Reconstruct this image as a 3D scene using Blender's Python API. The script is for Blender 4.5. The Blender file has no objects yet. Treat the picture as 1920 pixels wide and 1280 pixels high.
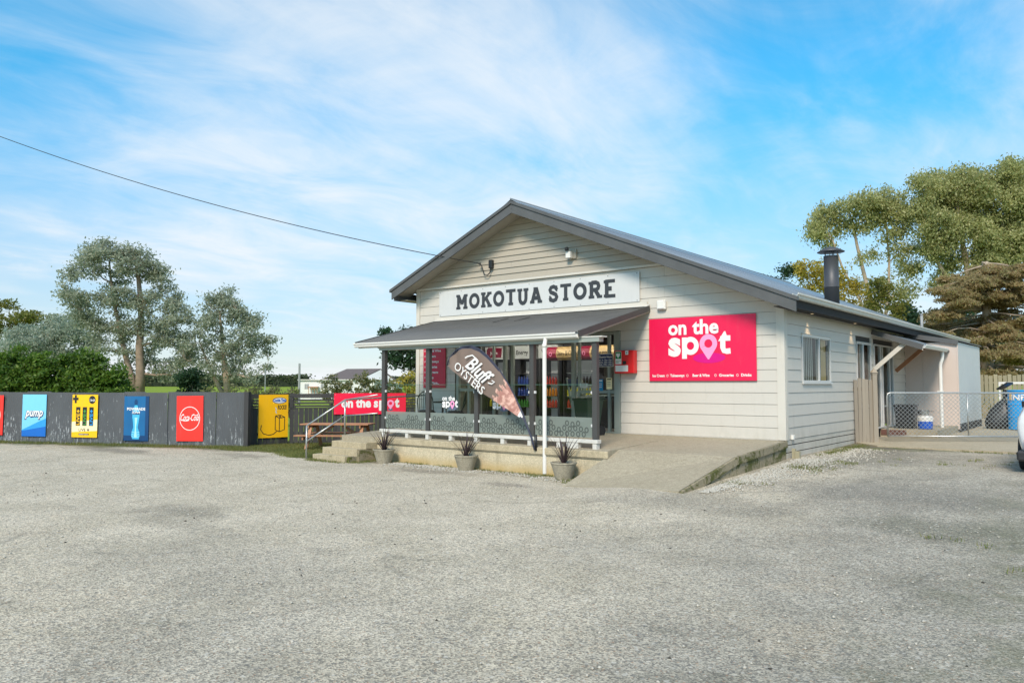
import bpy, math, random
import numpy as np
from mathutils import Vector, Matrix, noise
random.seed(7); rng = np.random.default_rng(7)
R = math.radians
sc = bpy.context.scene

# ------------------------------------------------------------------ camera
CAM_H = 1.8
cam_d = bpy.data.cameras.new('camera'); cam = bpy.data.objects.new('camera', cam_d)
sc.collection.objects.link(cam); sc.camera = cam
cam.location = (0, 0, CAM_H); cam.rotation_euler = (R(93.21), 0, R(38.66))
cam_d.sensor_width = 36; cam_d.lens = 27.15; cam_d.clip_start = 0.05; cam_d.clip_end = 9000

# ------------------------------------------------------------------ sky and sun
SUN_DIR = Vector((-0.40, 1.0, -0.92)).normalized()          # the way the light travels
sun_el = math.asin(-SUN_DIR.z); sun_az = math.atan2(-SUN_DIR.x, -SUN_DIR.y)
world = bpy.data.worlds.new('World'); sc.world = world; world.use_nodes = True
wn, wl = world.node_tree.nodes, world.node_tree.links
wn.clear()
w_out = wn.new('ShaderNodeOutputWorld'); w_bg = wn.new('ShaderNodeBackground')
w_bg.inputs['Strength'].default_value = 0.122
sky = wn.new('ShaderNodeTexSky'); sky.sky_type = 'NISHITA'; sky.sun_disc = False
sky.sun_elevation = sun_el; sky.sun_rotation = sun_az; sky.ozone_density = 2.2; sky.dust_density = 0.35; sky.air_density = 1.0
def wmath(op, a, b=None, c=None, clamp=False):
    n = wn.new('ShaderNodeMath'); n.operation = op; n.use_clamp = clamp
    for i, v in enumerate((a, b, c)):
        if v is None: continue
        if isinstance(v, (int, float)): n.inputs[i].default_value = v
        else: wl.new(v, n.inputs[i])
    return n.outputs[0]
tc = wn.new('ShaderNodeTexCoord'); sx = wn.new('ShaderNodeSeparateXYZ'); wl.new(tc.outputs['Generated'], sx.inputs[0])
zc = wmath('MAXIMUM', sx.outputs[2], 0.0)
den = wmath('ADD', zc, 0.13)
cx = wmath('DIVIDE', sx.outputs[0], den); cy = wmath('DIVIDE', sx.outputs[1], den)
cmb = wn.new('ShaderNodeCombineXYZ'); wl.new(cx, cmb.inputs[0]); wl.new(cy, cmb.inputs[1])
def cloud(rot, scl, scale, detail, rough, dist, loc=(0, 0, 0)):
    mp = wn.new('ShaderNodeMapping'); mp.inputs['Rotation'].default_value = (0, 0, R(rot)); mp.inputs['Scale'].default_value = scl
    mp.inputs['Location'].default_value = loc
    wl.new(cmb.outputs[0], mp.inputs[0])
    n = wn.new('ShaderNodeTexNoise'); wl.new(mp.outputs[0], n.inputs['Vector'])
    n.inputs['Scale'].default_value = scale; n.inputs['Detail'].default_value = detail
    n.inputs['Roughness'].default_value = rough; n.inputs['Distortion'].default_value = dist
    return n.outputs['Fac']
def wramp(v, a, b):
    n = wn.new('ShaderNodeMapRange'); n.interpolation_type = 'SMOOTHSTEP'; wl.new(v, n.inputs[0])
    n.inputs[1].default_value = a; n.inputs[2].default_value = b; return n.outputs[0]
CL_LOC = (-1.9, -5.7, 0)
big = cloud(-66, (1.0, 0.50, 1), 0.62, 5, 0.55, 0.5, CL_LOC)
puff = cloud(-80, (1.0, 0.7, 1), 2.4, 8, 0.62, 0.9, (2.0, 0.5, 0))
fine = cloud(-50, (1.0, 0.26, 1), 2.1, 9, 0.66, 1.1, (-5.0, -3.0, 0))
band = wmath('ADD', wmath('ADD', wmath('MULTIPLY', big, 0.60), wmath('MULTIPLY', fine, 0.14)), wmath('MULTIPLY', puff, 0.26))
cov = wramp(band, 0.405, 0.69)
# more veil towards the horizon
hor = wmath('SUBTRACT', 1.0, wmath('MULTIPLY', zc, 3.2, clamp=True), clamp=True)
cov = wmath('ADD', wmath('MULTIPLY', cov, 0.84), wmath('MULTIPLY', hor, 0.55), clamp=True)
tint = wn.new('ShaderNodeMix'); tint.data_type = 'RGBA'; tint.blend_type = 'MULTIPLY'; tint.inputs[0].default_value = 1
tcol = wn.new('ShaderNodeMix'); tcol.data_type = 'RGBA'; wl.new(wramp(zc, 0.0, 0.42), tcol.inputs[0])
tcol.inputs[6].default_value = (0.42, 0.50, 0.58, 1); tcol.inputs[7].default_value = (0.25, 0.98, 1.08, 1)
wl.new(sky.outputs[0], tint.inputs[6]); wl.new(tcol.outputs[2], tint.inputs[7])
mix = wn.new('ShaderNodeMix'); mix.data_type = 'RGBA'
wl.new(cov, mix.inputs[0]); wl.new(tint.outputs[2], mix.inputs[6]); mix.inputs[7].default_value = (4.30, 4.50, 4.68, 1)
wl.new(mix.outputs[2], w_bg.inputs['Color']); wl.new(w_bg.outputs[0], w_out.inputs[0])

sun_d = bpy.data.lights.new('sun', 'SUN'); sun = bpy.data.objects.new('sun', sun_d); sc.collection.objects.link(sun)
sun_d.energy = 2.45; sun_d.angle = R(16.0); sun_d.color = (1.0, 0.86, 0.72)
sun.rotation_euler = SUN_DIR.to_track_quat('-Z', 'Y').to_euler()
sc.view_settings.view_transform = 'Standard'; sc.view_settings.look = 'None'
sc.view_settings.gamma = 1; sc.view_settings.use_curve_mapping = False; sc.view_settings.exposure = 0.80
sc.render.engine = 'CYCLES'
sc.cycles.max_bounces = 8; sc.cycles.transparent_max_bounces = 16; sc.cycles.use_denoising = True

# ------------------------------------------------------------------ materials
def hexc(h, k=1.0):
    c = [int(h[i:i+2], 16) / 255 for i in (0, 2, 4)]
    return tuple((v / 12.92 if v <= 0.04045 else ((v + 0.055) / 1.055) ** 2.4) * k for v in c)
class NT:
    def __init__(s, name):
        s.m = bpy.data.materials.new(name); s.m.use_nodes = True
        s.n, s.l = s.m.node_tree.nodes, s.m.node_tree.links
        s.b = s.n['Principled BSDF']; s.out = s.n['Material Output']; s.pos = None
    def P(s):
        if s.pos is None: s.pos = s.n.new('ShaderNodeNewGeometry')
        return s.pos.outputs['Position']
    def set(s, sock, v):
        if isinstance(v, (int, float)): sock.default_value = v
        elif isinstance(v, (tuple, list)): sock.default_value = (*v, 1) if len(v) == 3 and len(sock.default_value) == 4 else v
        else: s.l.new(v, sock)
    def math(s, op, a, b=0.0, c=0.0, clamp=False):
        n = s.n.new('ShaderNodeMath'); n.operation = op; n.use_clamp = clamp
        for i, v in enumerate((a, b, c)): s.set(n.inputs[i], v)
        return n.outputs[0]
    def noise(s, scale, detail=4, rough=0.55, vec=(1, 1, 1), dist=0.0, rot=(0, 0, 0)):
        mp = s.n.new('ShaderNodeMapping'); mp.inputs['Scale'].default_value = vec; mp.inputs['Rotation'].default_value = rot
        s.l.new(s.P(), mp.inputs[0])
        n = s.n.new('ShaderNodeTexNoise'); s.l.new(mp.outputs[0], n.inputs['Vector'])
        n.inputs['Scale'].default_value = scale; n.inputs['Detail'].default_value = detail
        n.inputs['Roughness'].default_value = rough; n.inputs['Distortion'].default_value = dist
        return n.outputs['Fac']
    def voro(s, scale, feature='F1', out='Distance', vec=(1, 1, 1)):
        mp = s.n.new('ShaderNodeMapping'); mp.inputs['Scale'].default_value = vec; s.l.new(s.P(), mp.inputs[0])
        n = s.n.new('ShaderNodeTexVoronoi'); n.feature = feature; n.inputs['Scale'].default_value = scale
        s.l.new(mp.outputs[0], n.inputs['Vector']); return n.outputs[out]
    def ramp(s, v, a, b, lo=0.0, hi=1.0):
        n = s.n.new('ShaderNodeMapRange'); n.interpolation_type = 'SMOOTHSTEP'; s.l.new(v, n.inputs[0])
        for i, x in enumerate((a, b, lo, hi)): n.inputs[i + 1].default_value = x
        return n.outputs[0]
    def mix(s, f, a, b, mode='MIX'):
        n = s.n.new('ShaderNodeMix'); n.data_type = 'RGBA'; n.blend_type = mode
        s.set(n.inputs[0], f); s.set(n.inputs[6], a); s.set(n.inputs[7], b); return n.outputs[2]
    def bump(s, h, strength=0.3, dist=0.01):
        n = s.n.new('ShaderNodeBump'); n.inputs['Strength'].default_value = strength; n.inputs['Distance'].default_value = dist
        s.l.new(h, n.inputs['Height']); s.l.new(n.outputs[0], s.b.inputs['Normal']); return n.outputs[0]
    def sep(s):
        n = s.n.new('ShaderNodeSeparateXYZ'); s.l.new(s.P(), n.inputs[0]); return n.outputs
    def rnd(s):
        n = s.n.new('ShaderNodeObjectInfo'); return n.outputs['Random']
    def fin(s, col, rough=0.6, metal=0.0, spec=0.5):
        s.set(s.b.inputs['Base Color'], col); s.set(s.b.inputs['Roughness'], rough)
        s.b.inputs['Metallic'].default_value = metal; s.b.inputs['Specular IOR Level'].default_value = spec
        return s.m
M = {}
def simple(name, col, rough=0.6, metal=0.0, var=0.12, scale=3.0, bump=0.0, bscale=40, rnd=0.0):
    """plain surface with uneven tone, a little grime and relief"""
    t = NT(name); c = hexc(col) if isinstance(col, str) else col
    dark = tuple(v * (1 - var * 1.6) for v in c); lite = tuple(min(1, v * (1 + var)) for v in c)
    col_s = t.mix(t.noise(scale, 6, 0.6), dark, lite)
    if name in ('sign_magenta', 'print_grey', 'print_red', 'print_gold', 'print_yellow', 'banner_pink', 'print_teal', 'print_light_blue', 'panel_crimson', 'charcoal_paint', 'white_paint', 'dirty_white'):
        grime = t.ramp(t.noise(3.2, 7, 0.75, (2.2, 2.2, 0.45)), 0.50, 0.78, 0, 0.34); col_s = t.mix(grime, col_s, tuple(v * 0.62 + 0.07 for v in c))
    if rnd: col_s = t.mix(t.math('MULTIPLY', t.rnd(), rnd), col_s, tuple(v * 0.55 for v in c))
    if bump: t.bump(t.noise(bscale, 4), bump, 0.01)
    M[name] = t.fin(col_s, rough, metal); return M[name]
def emit(name, col, strength):
    t = NT(name); t.b.inputs['Emission Color'].default_value = (*col, 1); t.b.inputs['Emission Strength'].default_value = strength
    M[name] = t.fin((0.8, 0.8, 0.8), 0.5)
def paint_boards(name, col):
    t = NT(name); c = hexc(col)
    base = t.mix(t.noise(1.1, 5, 0.6), tuple(v * 0.93 for v in c), tuple(v * 1.04 for v in c))
    base = t.mix(t.math('MULTIPLY', t.rnd(), 0.35), base, tuple(v * 0.93 for v in c))
    streak = t.ramp(t.noise(2.2, 7, 0.7, (3.0, 3.0, 0.35)), 0.52, 0.78, 0, 0.30)
    base = t.mix(streak, base, (0.36, 0.33, 0.27))
    fl = t.ramp(t.noise(26, 5, 0.7, (0.6, 0.6, 2.2)), 0.66, 0.74, 0, 0.35)
    base = t.mix(fl, base, (0.42, 0.38, 0.31))
    sp_ = t.sep(); spl = t.math('MULTIPLY', t.ramp(sp_[2], 0.35, 1.15, 1, 0), t.ramp(t.noise(3.5, 6, 0.7, (1, 1, 0.5)), 0.35, 0.7, 0, 0.5))
    base = t.mix(spl, base, (0.33, 0.31, 0.24))
    t.bump(t.noise(30, 5, 0.6, (0.25, 0.25, 1.6)), 0.16, 0.004)
    M[name] = t.fin(base, 0.48)
paint_boards('cream_paint', 'c8c3b9'); paint_boards('cream_trim', 'cec9be'); paint_boards('gable_paint', 'aea595')
t = NT('gravel')
sp = t.sep()
broad = t.noise(0.16, 5, 0.6, dist=0.8); mid = t.noise(0.9, 6, 0.65, dist=0.4); tiny = t.noise(9, 5, 0.7)
warm = t.mix(t.ramp(mid, 0.3, 0.7), (0.475, 0.425, 0.325), (0.595, 0.535, 0.425))
cool = t.mix(t.ramp(mid, 0.3, 0.7), (0.285, 0.264, 0.216), (0.395, 0.368, 0.308))
side = t.math('ADD', t.math('MULTIPLY', t.math('ADD', sp[0], 6.4), 0.17), t.math('MULTIPLY', t.math('SUBTRACT', broad, 0.5), 2.4))
side = t.ramp(side, -0.15, 0.9)
col = t.mix(side, warm, cool)
sandy = t.ramp(t.noise(0.36, 5, 0.65, dist=1.2, vec=(1, 1.5, 1)), 0.56, 0.70, 0, 0.34)
col = t.mix(sandy, col, (0.52, 0.44, 0.33))
damp = t.ramp(t.noise(0.42, 6, 0.7, vec=(0.8, 1.7, 1), dist=1.5), 0.57, 0.70, 0, 0.5)
col = t.mix(damp, col, (0.14, 0.135, 0.105))
# tyre scuffs: curved thin dark arcs
arc = t.math('ABSOLUTE', t.math('SUBTRACT', t.noise(0.11, 2, 0.4, vec=(1.0, 2.3, 1), rot=(0, 0, 0.6)), 0.48))
arc2 = t.math('ABSOLUTE', t.math('SUBTRACT', t.noise(0.13, 2, 0.4, vec=(1.8, 1.0, 1), rot=(0, 0, 0.2)), 0.53))
for a in (arc, arc2):
    m_ = t.math('MULTIPLY', t.ramp(a, 0.0, 0.006, 1, 0), t.ramp(t.noise(0.5, 4, 0.6), 0.46, 0.66, 0, 0.42))
    col = t.mix(m_, col, (0.10, 0.10, 0.092))
# old stains, scuffs and damp hollows
wob = t.math('MULTIPLY', t.math('SUBTRACT', t.noise(1.5, 5, 0.7, dist=0.5), 0.5), 2.2)
for cx_, cy_, rx_, ry_, st_, cc_ in ((-10.65, 5.75, .9, .45, .5, (.15, .14, .11)), (-9.9, 5.2, 1.4, .3, .3, (.16, .15, .12)), (-11.6, 11.6, 1.5, .3, .5, (.16, .14, .11)), (-8.8, 10.9, .7, .22, .5, (.14, .12, .10)), (-5.0, 10.4, 1.6, .8, .35, (.15, .15, .13)),
        (-2.6, 12.3, 2.2, 1.0, .4, (.14, .14, .125)), (-1.4, 10.4, 1.6, .6, .55, (.12, .125, .085)), (-4.4, 16.8, 1.6, 2.2, .45, (.14, .14, .12)), (-15.6, 2.6, 1.2, .4, .4, (.16, .15, .12)), (-7.5, 4.2, 2.0, 1.2, .25, (.17, .17, .155)), (-17.8, 11.2, 1.3, .35, .45, (.15, .135, .105)), (-22.5, 9.9, 2.6, .5, .6, (.12, .11, .085))):
    dx_ = t.math('DIVIDE', t.math('SUBTRACT', sp[0], cx_), rx_); dy_ = t.math('DIVIDE', t.math('SUBTRACT', sp[1], cy_), ry_)
    dd_ = t.math('ADD', t.math('SQRT', t.math('ADD', t.math('MULTIPLY', dx_, dx_), t.math('MULTIPLY', dy_, dy_))), wob)
    col = t.mix(t.ramp(dd_, 0.35, 1.35, st_, 0), col, cc_)
# stones: every cell its own tone
cell = t.voro(78, 'F1', 'Color'); cellb = t.voro(40, 'F1', 'Color'); d1 = t.voro(78, 'F1', 'Distance'); d2 = t.voro(40, 'F1', 'Distance')
s1 = t.n.new('ShaderNodeSeparateColor'); t.l.new(cell, s1.inputs[0]); s2 = t.n.new('ShaderNodeSeparateColor'); t.l.new(cellb, s2.inputs[0])
col = t.mix(1.0, col, t.mix(t.ramp(s1.outputs[0], 0, 1), (0.50, 0.50, 0.50), (1.38, 1.36, 1.32)), 'MULTIPLY')
col = t.mix(t.ramp(s2.outputs[1], 0.93, 0.99, 0, 0.6), col, (0.60, 0.57, 0.50))
col = t.mix(t.ramp(s2.outputs[2], 0.90, 0.98, 0, 0.55), col, (0.12, 0.125, 0.12))
col = t.mix(t.ramp(s1.outputs[1], 0.95, 0.99, 0, 0.6), col, (0.40, 0.23, 0.13))
col = t.mix(t.ramp(tiny, 0.3, 0.7, 0.25, 0), col, (0.17, 0.165, 0.15))
# earth and moss along the foot of the fence
ln = t.math('ADD', t.math('MULTIPLY', t.math('ADD', sp[0], 28.0), 0.403), t.math('MULTIPLY', t.math('SUBTRACT', sp[1], 9.07), -0.915))
edge = t.math('ADD', ln, t.math('MULTIPLY', t.math('SUBTRACT', t.noise(0.8, 5, 0.7), 0.5), 1.9))
earth = t.ramp(edge, 0.35, 1.15, 0.9, 0)
col = t.mix(earth, col, t.mix(t.ramp(t.noise(2.2, 5, 0.7), 0.42, 0.6), (0.13, 0.115, 0.085), (0.13, 0.14, 0.055)))
foot = t.math('MULTIPLY', t.ramp(t.math('ADD', sp[1], t.math('MULTIPLY', t.noise(1.6, 4, 0.7), 0.5)), 12.05, 12.45), t.math('MULTIPLY', t.ramp(sp[0], -8.0, -7.7, 1, 0), t.ramp(sp[0], -16.4, -15.9)))
col = t.mix(t.math('MULTIPLY', foot, 0.85), col, t.mix(t.ramp(t.noise(4.5, 6, 0.75), 0.42, 0.58), (0.115, 0.10, 0.065), (0.30, 0.27, 0.20)))
# moss at the lee side of the yard
gx = t.math('ADD', sp[0], t.math('MULTIPLY', t.noise(0.5, 4, 0.6), 3.0))
mossy = t.math('MULTIPLY', t.ramp(gx, -0.7, 1.4), t.ramp(t.noise(1.1, 6, 0.75), 0.40, 0.62, 0, 0.6))
col = t.mix(mossy, col, (0.10, 0.11, 0.05))
t.bump(t.math('ADD', t.math('MULTIPLY', d1, 0.8), t.math('MULTIPLY', d2, 0.4)), 0.6, 0.010)
M['gravel'] = t.fin(col, 0.9, 0, 0.25)
t = NT('worn_lawn')
c1 = t.mix(t.noise(1.2, 6, 0.7), (0.10, 0.12, 0.03), (0.20, 0.20, 0.075))
c1 = t.mix(t.ramp(t.noise(2.6, 6, 0.75), 0.45, 0.62, 0, 0.8), c1, (0.24, 0.20, 0.13))
t.bump(t.noise(25, 5, 0.7), 0.8, 0.03)
M['worn_lawn'] = t.fin(c1, 0.9, 0, 0.1)
t = NT('field_grass')
sp = t.sep()
c1 = t.mix(t.noise(0.05, 5, 0.6), (0.17, 0.27, 0.025), (0.30, 0.38, 0.04))
c1 = t.mix(t.ramp(t.noise(3.5, 6, 0.75), 0.35, 0.7, 0, 0.55), c1, (0.07, 0.095, 0.022))
c1 = t.mix(t.ramp(t.noise(0.4, 5, 0.7), 0.55, 0.7, 0, 0.6), c1, (0.24, 0.22, 0.09))
t.bump(t.noise(6, 5, 0.7), 0.8, 0.1)
M['field_grass'] = t.fin(c1, 0.9, 0, 0.1)
def concrete(name, a, b, moss=0.25, zlow=None, ochre=0.0):
    t = NT(name); sp = t.sep()
    c = t.mix(t.noise(0.9, 7, 0.65, dist=0.5), a, b)
    c = t.mix(t.ramp(t.noise(14, 6, 0.75), 0.32, 0.72, 0.38, 0), c, tuple(v * 0.62 for v in a))
    sc_ = t.n.new('ShaderNodeSeparateColor'); t.l.new(t.voro(70, 'F1', 'Color'), sc_.inputs[0])
    c = t.mix(1.0, c, t.mix(sc_.outputs[0], (0.82, 0.82, 0.82), (1.16, 1.15, 1.13)), 'MULTIPLY')
    streak = t.ramp(t.noise(2.6, 6, 0.7, (2.6, 2.6, 0.3)), 0.5, 0.74, 0, 0.42)
    c = t.mix(streak, c, (0.20, 0.17, 0.11))
    if ochre:
        oc = t.math('MULTIPLY', t.ramp(sp[2], 0.02, 0.26, 1, 0), t.ramp(t.noise(1.3, 5, 0.6), 0.3, 0.6, 0.25, ochre))
        c = t.mix(oc, c, (0.46, 0.33, 0.13))
    mo = t.ramp(t.noise(1.7, 7, 0.78, dist=0.6), 0.60 - moss * 0.2, 0.70 - moss * 0.2, 0, min(1, 0.55 + moss))
    c = t.mix(mo, c, t.mix(t.noise(30, 3), (0.055, 0.065, 0.016), (0.13, 0.13, 0.035)))
    t.bump(t.math('ADD', t.noise(45, 5, 0.7), t.math('MULTIPLY', t.noise(5, 4), 1.5)), 0.35, 0.012)
    M[name] = t.fin(c, 0.85, 0, 0.3)
concrete('concrete_floor', (0.33, 0.29, 0.205), (0.44, 0.395, 0.30), 0.0)
concrete('concrete_wall', (0.52, 0.45, 0.31), (0.66, 0.59, 0.43), 0.0, ochre=0.8)
concrete('concrete_band', (0.44, 0.37, 0.24), (0.56, 0.49, 0.35), 0.1)
concrete('mossy_concrete', (0.27, 0.235, 0.16), (0.40, 0.34, 0.23), 0.62)
concrete('concrete_step', (0.40, 0.34, 0.22), (0.52, 0.45, 0.32), 0.12)
concrete('pot_concrete', (0.31, 0.28, 0.21), (0.43, 0.395, 0.31), 0.1)
concrete('apron_concrete', (0.36, 0.31, 0.22), (0.50, 0.44, 0.33), 0.08)
t = NT('old_iron')                       # peeling dark paint on corrugated iron
sp = t.sep()
c = t.mix(t.noise(1.5, 6, 0.65, (1, 1, 0.4)), (0.060, 0.067, 0.074), (0.125, 0.134, 0.142))
c = t.mix(t.ramp(t.noise(0.8, 5, 0.6), 0.35, 0.7, 0, 0.5), c, (0.072, 0.073, 0.074))
low = t.ramp(sp[2], 0.0, 1.5, 0.075, -0.03)
fleck = t.math('ADD', t.noise(15, 5, 0.75, (1.4, 1.4, 0.30)), low)
fleck = t.math('ADD', fleck, t.math('MULTIPLY', t.math('SUBTRACT', t.noise(0.9, 3), 0.5), 0.22))
c = t.mix(t.ramp(fleck, 0.635, 0.665, 0, 0.85), c, (0.40, 0.42, 0.43))
fade = t.math('MULTIPLY', t.ramp(sp[2], 0.0, 0.5, 1, 0), t.ramp(t.noise(3, 5, 0.7, (2, 2, 0.3)), 0.4, 0.65, 0, 0.5))
c = t.mix(fade, c, (0.17, 0.19, 0.19))
M['old_iron'] = t.fin(c, 0.55, 0.1)
def roof_mat(name, a, b, spec_var):
    t = NT(name); c = t.mix(t.noise(0.8, 6, 0.65, (1, 0.5, 1)), a, b)
    c = t.mix(t.ramp(t.noise(9, 6, 0.75), 0.6, 0.72, 0, 0.35), c, (0.30, 0.30, 0.28))
    M[name] = t.fin(c, t.ramp(t.noise(2, 4), 0.3, 0.7, *spec_var), 0.25)
roof_mat('verandah_roof_iron', (0.098, 0.098, 0.094), (0.155, 0.154, 0.148), (0.45, 0.6))
roof_mat('roof_iron', (0.22, 0.25, 0.28), (0.30, 0.33, 0.36), (0.20, 0.32))
simple('charcoal_paint', (0.098, 0.100, 0.100), 0.5, var=0.25, scale=2, bump=0.15, bscale=15)
simple('post_paint', (0.060, 0.060, 0.058), 0.5, var=0.2)
simple('white_paint', (0.74, 0.73, 0.69), 0.35, var=0.06)
simple('dirty_white', (0.62, 0.61, 0.56), 0.5, var=0.14, scale=5)
simple('soffit_paint', (0.42, 0.38, 0.31), 0.6, var=0.15)
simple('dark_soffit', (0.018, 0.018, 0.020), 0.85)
simple('aluminium_frame', (0.30, 0.335, 0.30), 0.4, 0.1, var=0.06)
simple('window_aluminium', (0.66, 0.67, 0.66), 0.35, 0.2, var=0.05)
simple('galvanised', (0.48, 0.49, 0.48), 0.38, 0.75, var=0.18, scale=12)
simple('flue_metal', (0.075, 0.078, 0.085), 0.5, 0.3, var=0.08)
simple('black_plastic', (0.014, 0.015, 0.017), 0.45, var=0.2)
simple('black_metal', (0.012, 0.013, 0.013), 0.4, 0.3)
simple('black_rubber', (0.018, 0.018, 0.019), 0.8)
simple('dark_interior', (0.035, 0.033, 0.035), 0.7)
simple('interior_wall', (0.16, 0.15, 0.14), 0.7)
simple('interior_floor', (0.16, 0.15, 0.14), 0.4)
simple('dark_backing', (0.05, 0.048, 0.042), 0.9)
simple('soil', (0.035, 0.026, 0.018), 0.95, var=0.4, scale=20)
simple('purple_leaf', (0.075, 0.050, 0.052), 0.5, var=0.4, scale=6, rnd=0.5)
simple('bin_green', (0.009, 0.040, 0.024), 0.45)
simple('red_gloss', (0.70, 0.012, 0.016), 0.3, var=0.03)
simple('print_white', (0.80, 0.79, 0.77), 0.45, var=0.03)
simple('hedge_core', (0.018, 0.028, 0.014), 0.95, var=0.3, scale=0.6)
simple('print_grey', (0.60, 0.61, 0.60), 0.5, var=0.04, scale=2)
simple('letter_dark', (0.040, 0.044, 0.050), 0.5, var=0.1)
simple('sign_magenta', hexc('e4154d'), 0.38, var=0.07, scale=1.2)
simple('banner_pink', hexc('f2063f'), 0.5, var=0.04, scale=2, bump=0.3, bscale=4)
simple('panel_crimson', hexc('c40d3c'), 0.42, var=0.04)
simple('pin_pink', hexc('ff9fcb'), 0.4, var=0.02)
simple('pin_shadow', hexc('d6007e'), 0.4, var=0.03)
simple('pin_shadow_blue', (0.10, 0.13, 0.20), 0.4, var=0.03)
simple('print_red', hexc('f03328'), 0.45, var=0.03)
simple('print_black', (0.016, 0.016, 0.018), 0.5)
simple('print_yellow', hexc('f7c10a'), 0.45, var=0.04)
simple('print_gold', hexc('ffbe10'), 0.45, var=0.04)
simple('print_pale_yellow', hexc('fbe9b8'), 0.45, var=0.03)
simple('print_light_blue', hexc('79c9ea'), 0.45, var=0.04)
simple('print_mid_blue', hexc('2d98dc'), 0.45, var=0.04)
simple('print_deep_blue', hexc('0c67c0'), 0.45, var=0.04)
simple('print_teal', hexc('10659c'), 0.45, var=0.25, scale=1.4)
simple('print_teal_dark', hexc('0a3f6e'), 0.45, var=0.2, scale=2)
simple('print_ice', hexc('a8e2f5'), 0.45, var=0.12, scale=12)
simple('print_aqua', hexc('49b6e0'), 0.45, var=0.12, scale=12)
simple('print_green', hexc('0c7d45'), 0.45, var=0.04)
simple('print_navy', hexc('152a63'), 0.4, var=0.04)
simple('print_cyan', hexc('1787b8'), 0.4, var=0.04)
simple('print_tan', hexc('d2b07a'), 0.5, var=0.05)
simple('print_wine', hexc('8d1838'), 0.5, var=0.05)
simple('oyster_brown', hexc('7d6c62'), 0.6, var=0.12, scale=3)
simple('oyster_flesh', hexc('d9a79c'), 0.5, var=0.45, scale=16)
simple('oyster_shell', hexc('8d6a62'), 0.5, var=0.45, scale=22)
t = NT('oyster_print')
c = t.mix(t.ramp(t.noise(7, 5, 0.65, dist=1.2), 0.38, 0.62), hexc('a8776c'), hexc('dcb3a3'))
c = t.mix(t.ramp(t.noise(16, 4, 0.7, dist=1.5), 0.58, 0.68, 0, 0.8), c, hexc('8a5f57'))
M['oyster_print'] = t.fin(c, 0.5)
simple('flag_navy', (0.035, 0.04, 0.07), 0.6)
simple('blue_plastic', hexc('0f52b8'), 0.35, var=0.05)
simple('barrel_blue', hexc('1a9be0'), 0.4, var=0.1)
simple('steel', (0.55, 0.55, 0.55), 0.25, 0.9)
simple('steel_rough', (0.40, 0.38, 0.33), 0.5, 0.6, var=0.3)
simple('pink_clad', hexc('cbbcb2'), 0.6, var=0.06, scale=2)
simple('grey_clad', hexc('c3c8c6'), 0.55, var=0.05, scale=3)
simple('red_tile_edge', (0.13, 0.06, 0.045), 0.7, var=0.25)
simple('house_white', (0.70, 0.70, 0.68), 0.6, var=0.06)
simple('house_roof', (0.13, 0.105, 0.10), 0.7, var=0.15)
simple('pipe_grey', (0.30, 0.31, 0.31), 0.5)
simple('blind_pale', (0.60, 0.60, 0.55), 0.7)
simple('curtain_ochre', (0.70, 0.46, 0.18), 0.8)
simple('wood_orange', (0.42, 0.20, 0.10), 0.65, var=0.25, scale=5, bump=0.2, rnd=0.25)
simple('trunk_bark', (0.30, 0.22, 0.16), 0.9, var=0.45, scale=3, bump=0.5, bscale=12)
simple('pale_bark', (0.44, 0.35, 0.26), 0.9, var=0.4, scale=2.5)
simple('dark_bark', (0.09, 0.07, 0.055), 0.9, var=0.4)
simple('car_paint', (0.74, 0.75, 0.76), 0.16, var=0.01); M['car_paint'].node_tree.nodes['Principled BSDF'].inputs['Coat Weight'].default_value = 1
simple('car_plastic', (0.03, 0.03, 0.033), 0.55)
simple('tail_red', (0.35, 0.01, 0.03), 0.15)
simple('pebble', (0.50, 0.47, 0.40), 0.85, var=0.4, scale=30)
simple('dark_debris', (0.05, 0.045, 0.035), 0.85, var=0.4, scale=20)
t = NT('black_boards')
c = t.mix(t.noise(3, 6, 0.7, (1, 1, 0.2)), (0.016, 0.016, 0.018), (0.045, 0.045, 0.046))
c = t.mix(t.math('MULTIPLY', t.rnd(), 0.6), c, (0.06, 0.058, 0.055))
sp = t.sep()
c = t.mix(t.math('MULTIPLY', t.ramp(sp[2], 0.1, 0.7, 1, 0), t.ramp(t.noise(6, 6, 0.75, (1, 1, 0.3)), 0.5, 0.68, 0, 0.6)), c, (0.10, 0.11, 0.06))
M['black_boards'] = t.fin(c, 0.75)
def grey_wood(name, a, b):
    t = NT(name)
    c = t.mix(t.noise(5, 7, 0.7, (2.2, 2.2, 0.18)), a, b)
    c = t.mix(t.math('MULTIPLY', t.rnd(), 0.55), c, tuple(v * 0.6 for v in a))
    c = t.mix(t.ramp(t.noise(3, 6, 0.75), 0.6, 0.72, 0, 0.5), c, (0.12, 0.10, 0.06))
    t.bump(t.noise(20, 5, 0.7, (3, 3, 0.15)), 0.35, 0.006)
    M[name] = t.fin(c, 0.8)
grey_wood('weathered_paling', (0.24, 0.205, 0.16), (0.40, 0.355, 0.285))
grey_wood('back_paling', (0.30, 0.27, 0.17), (0.46, 0.42, 0.29))
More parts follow.
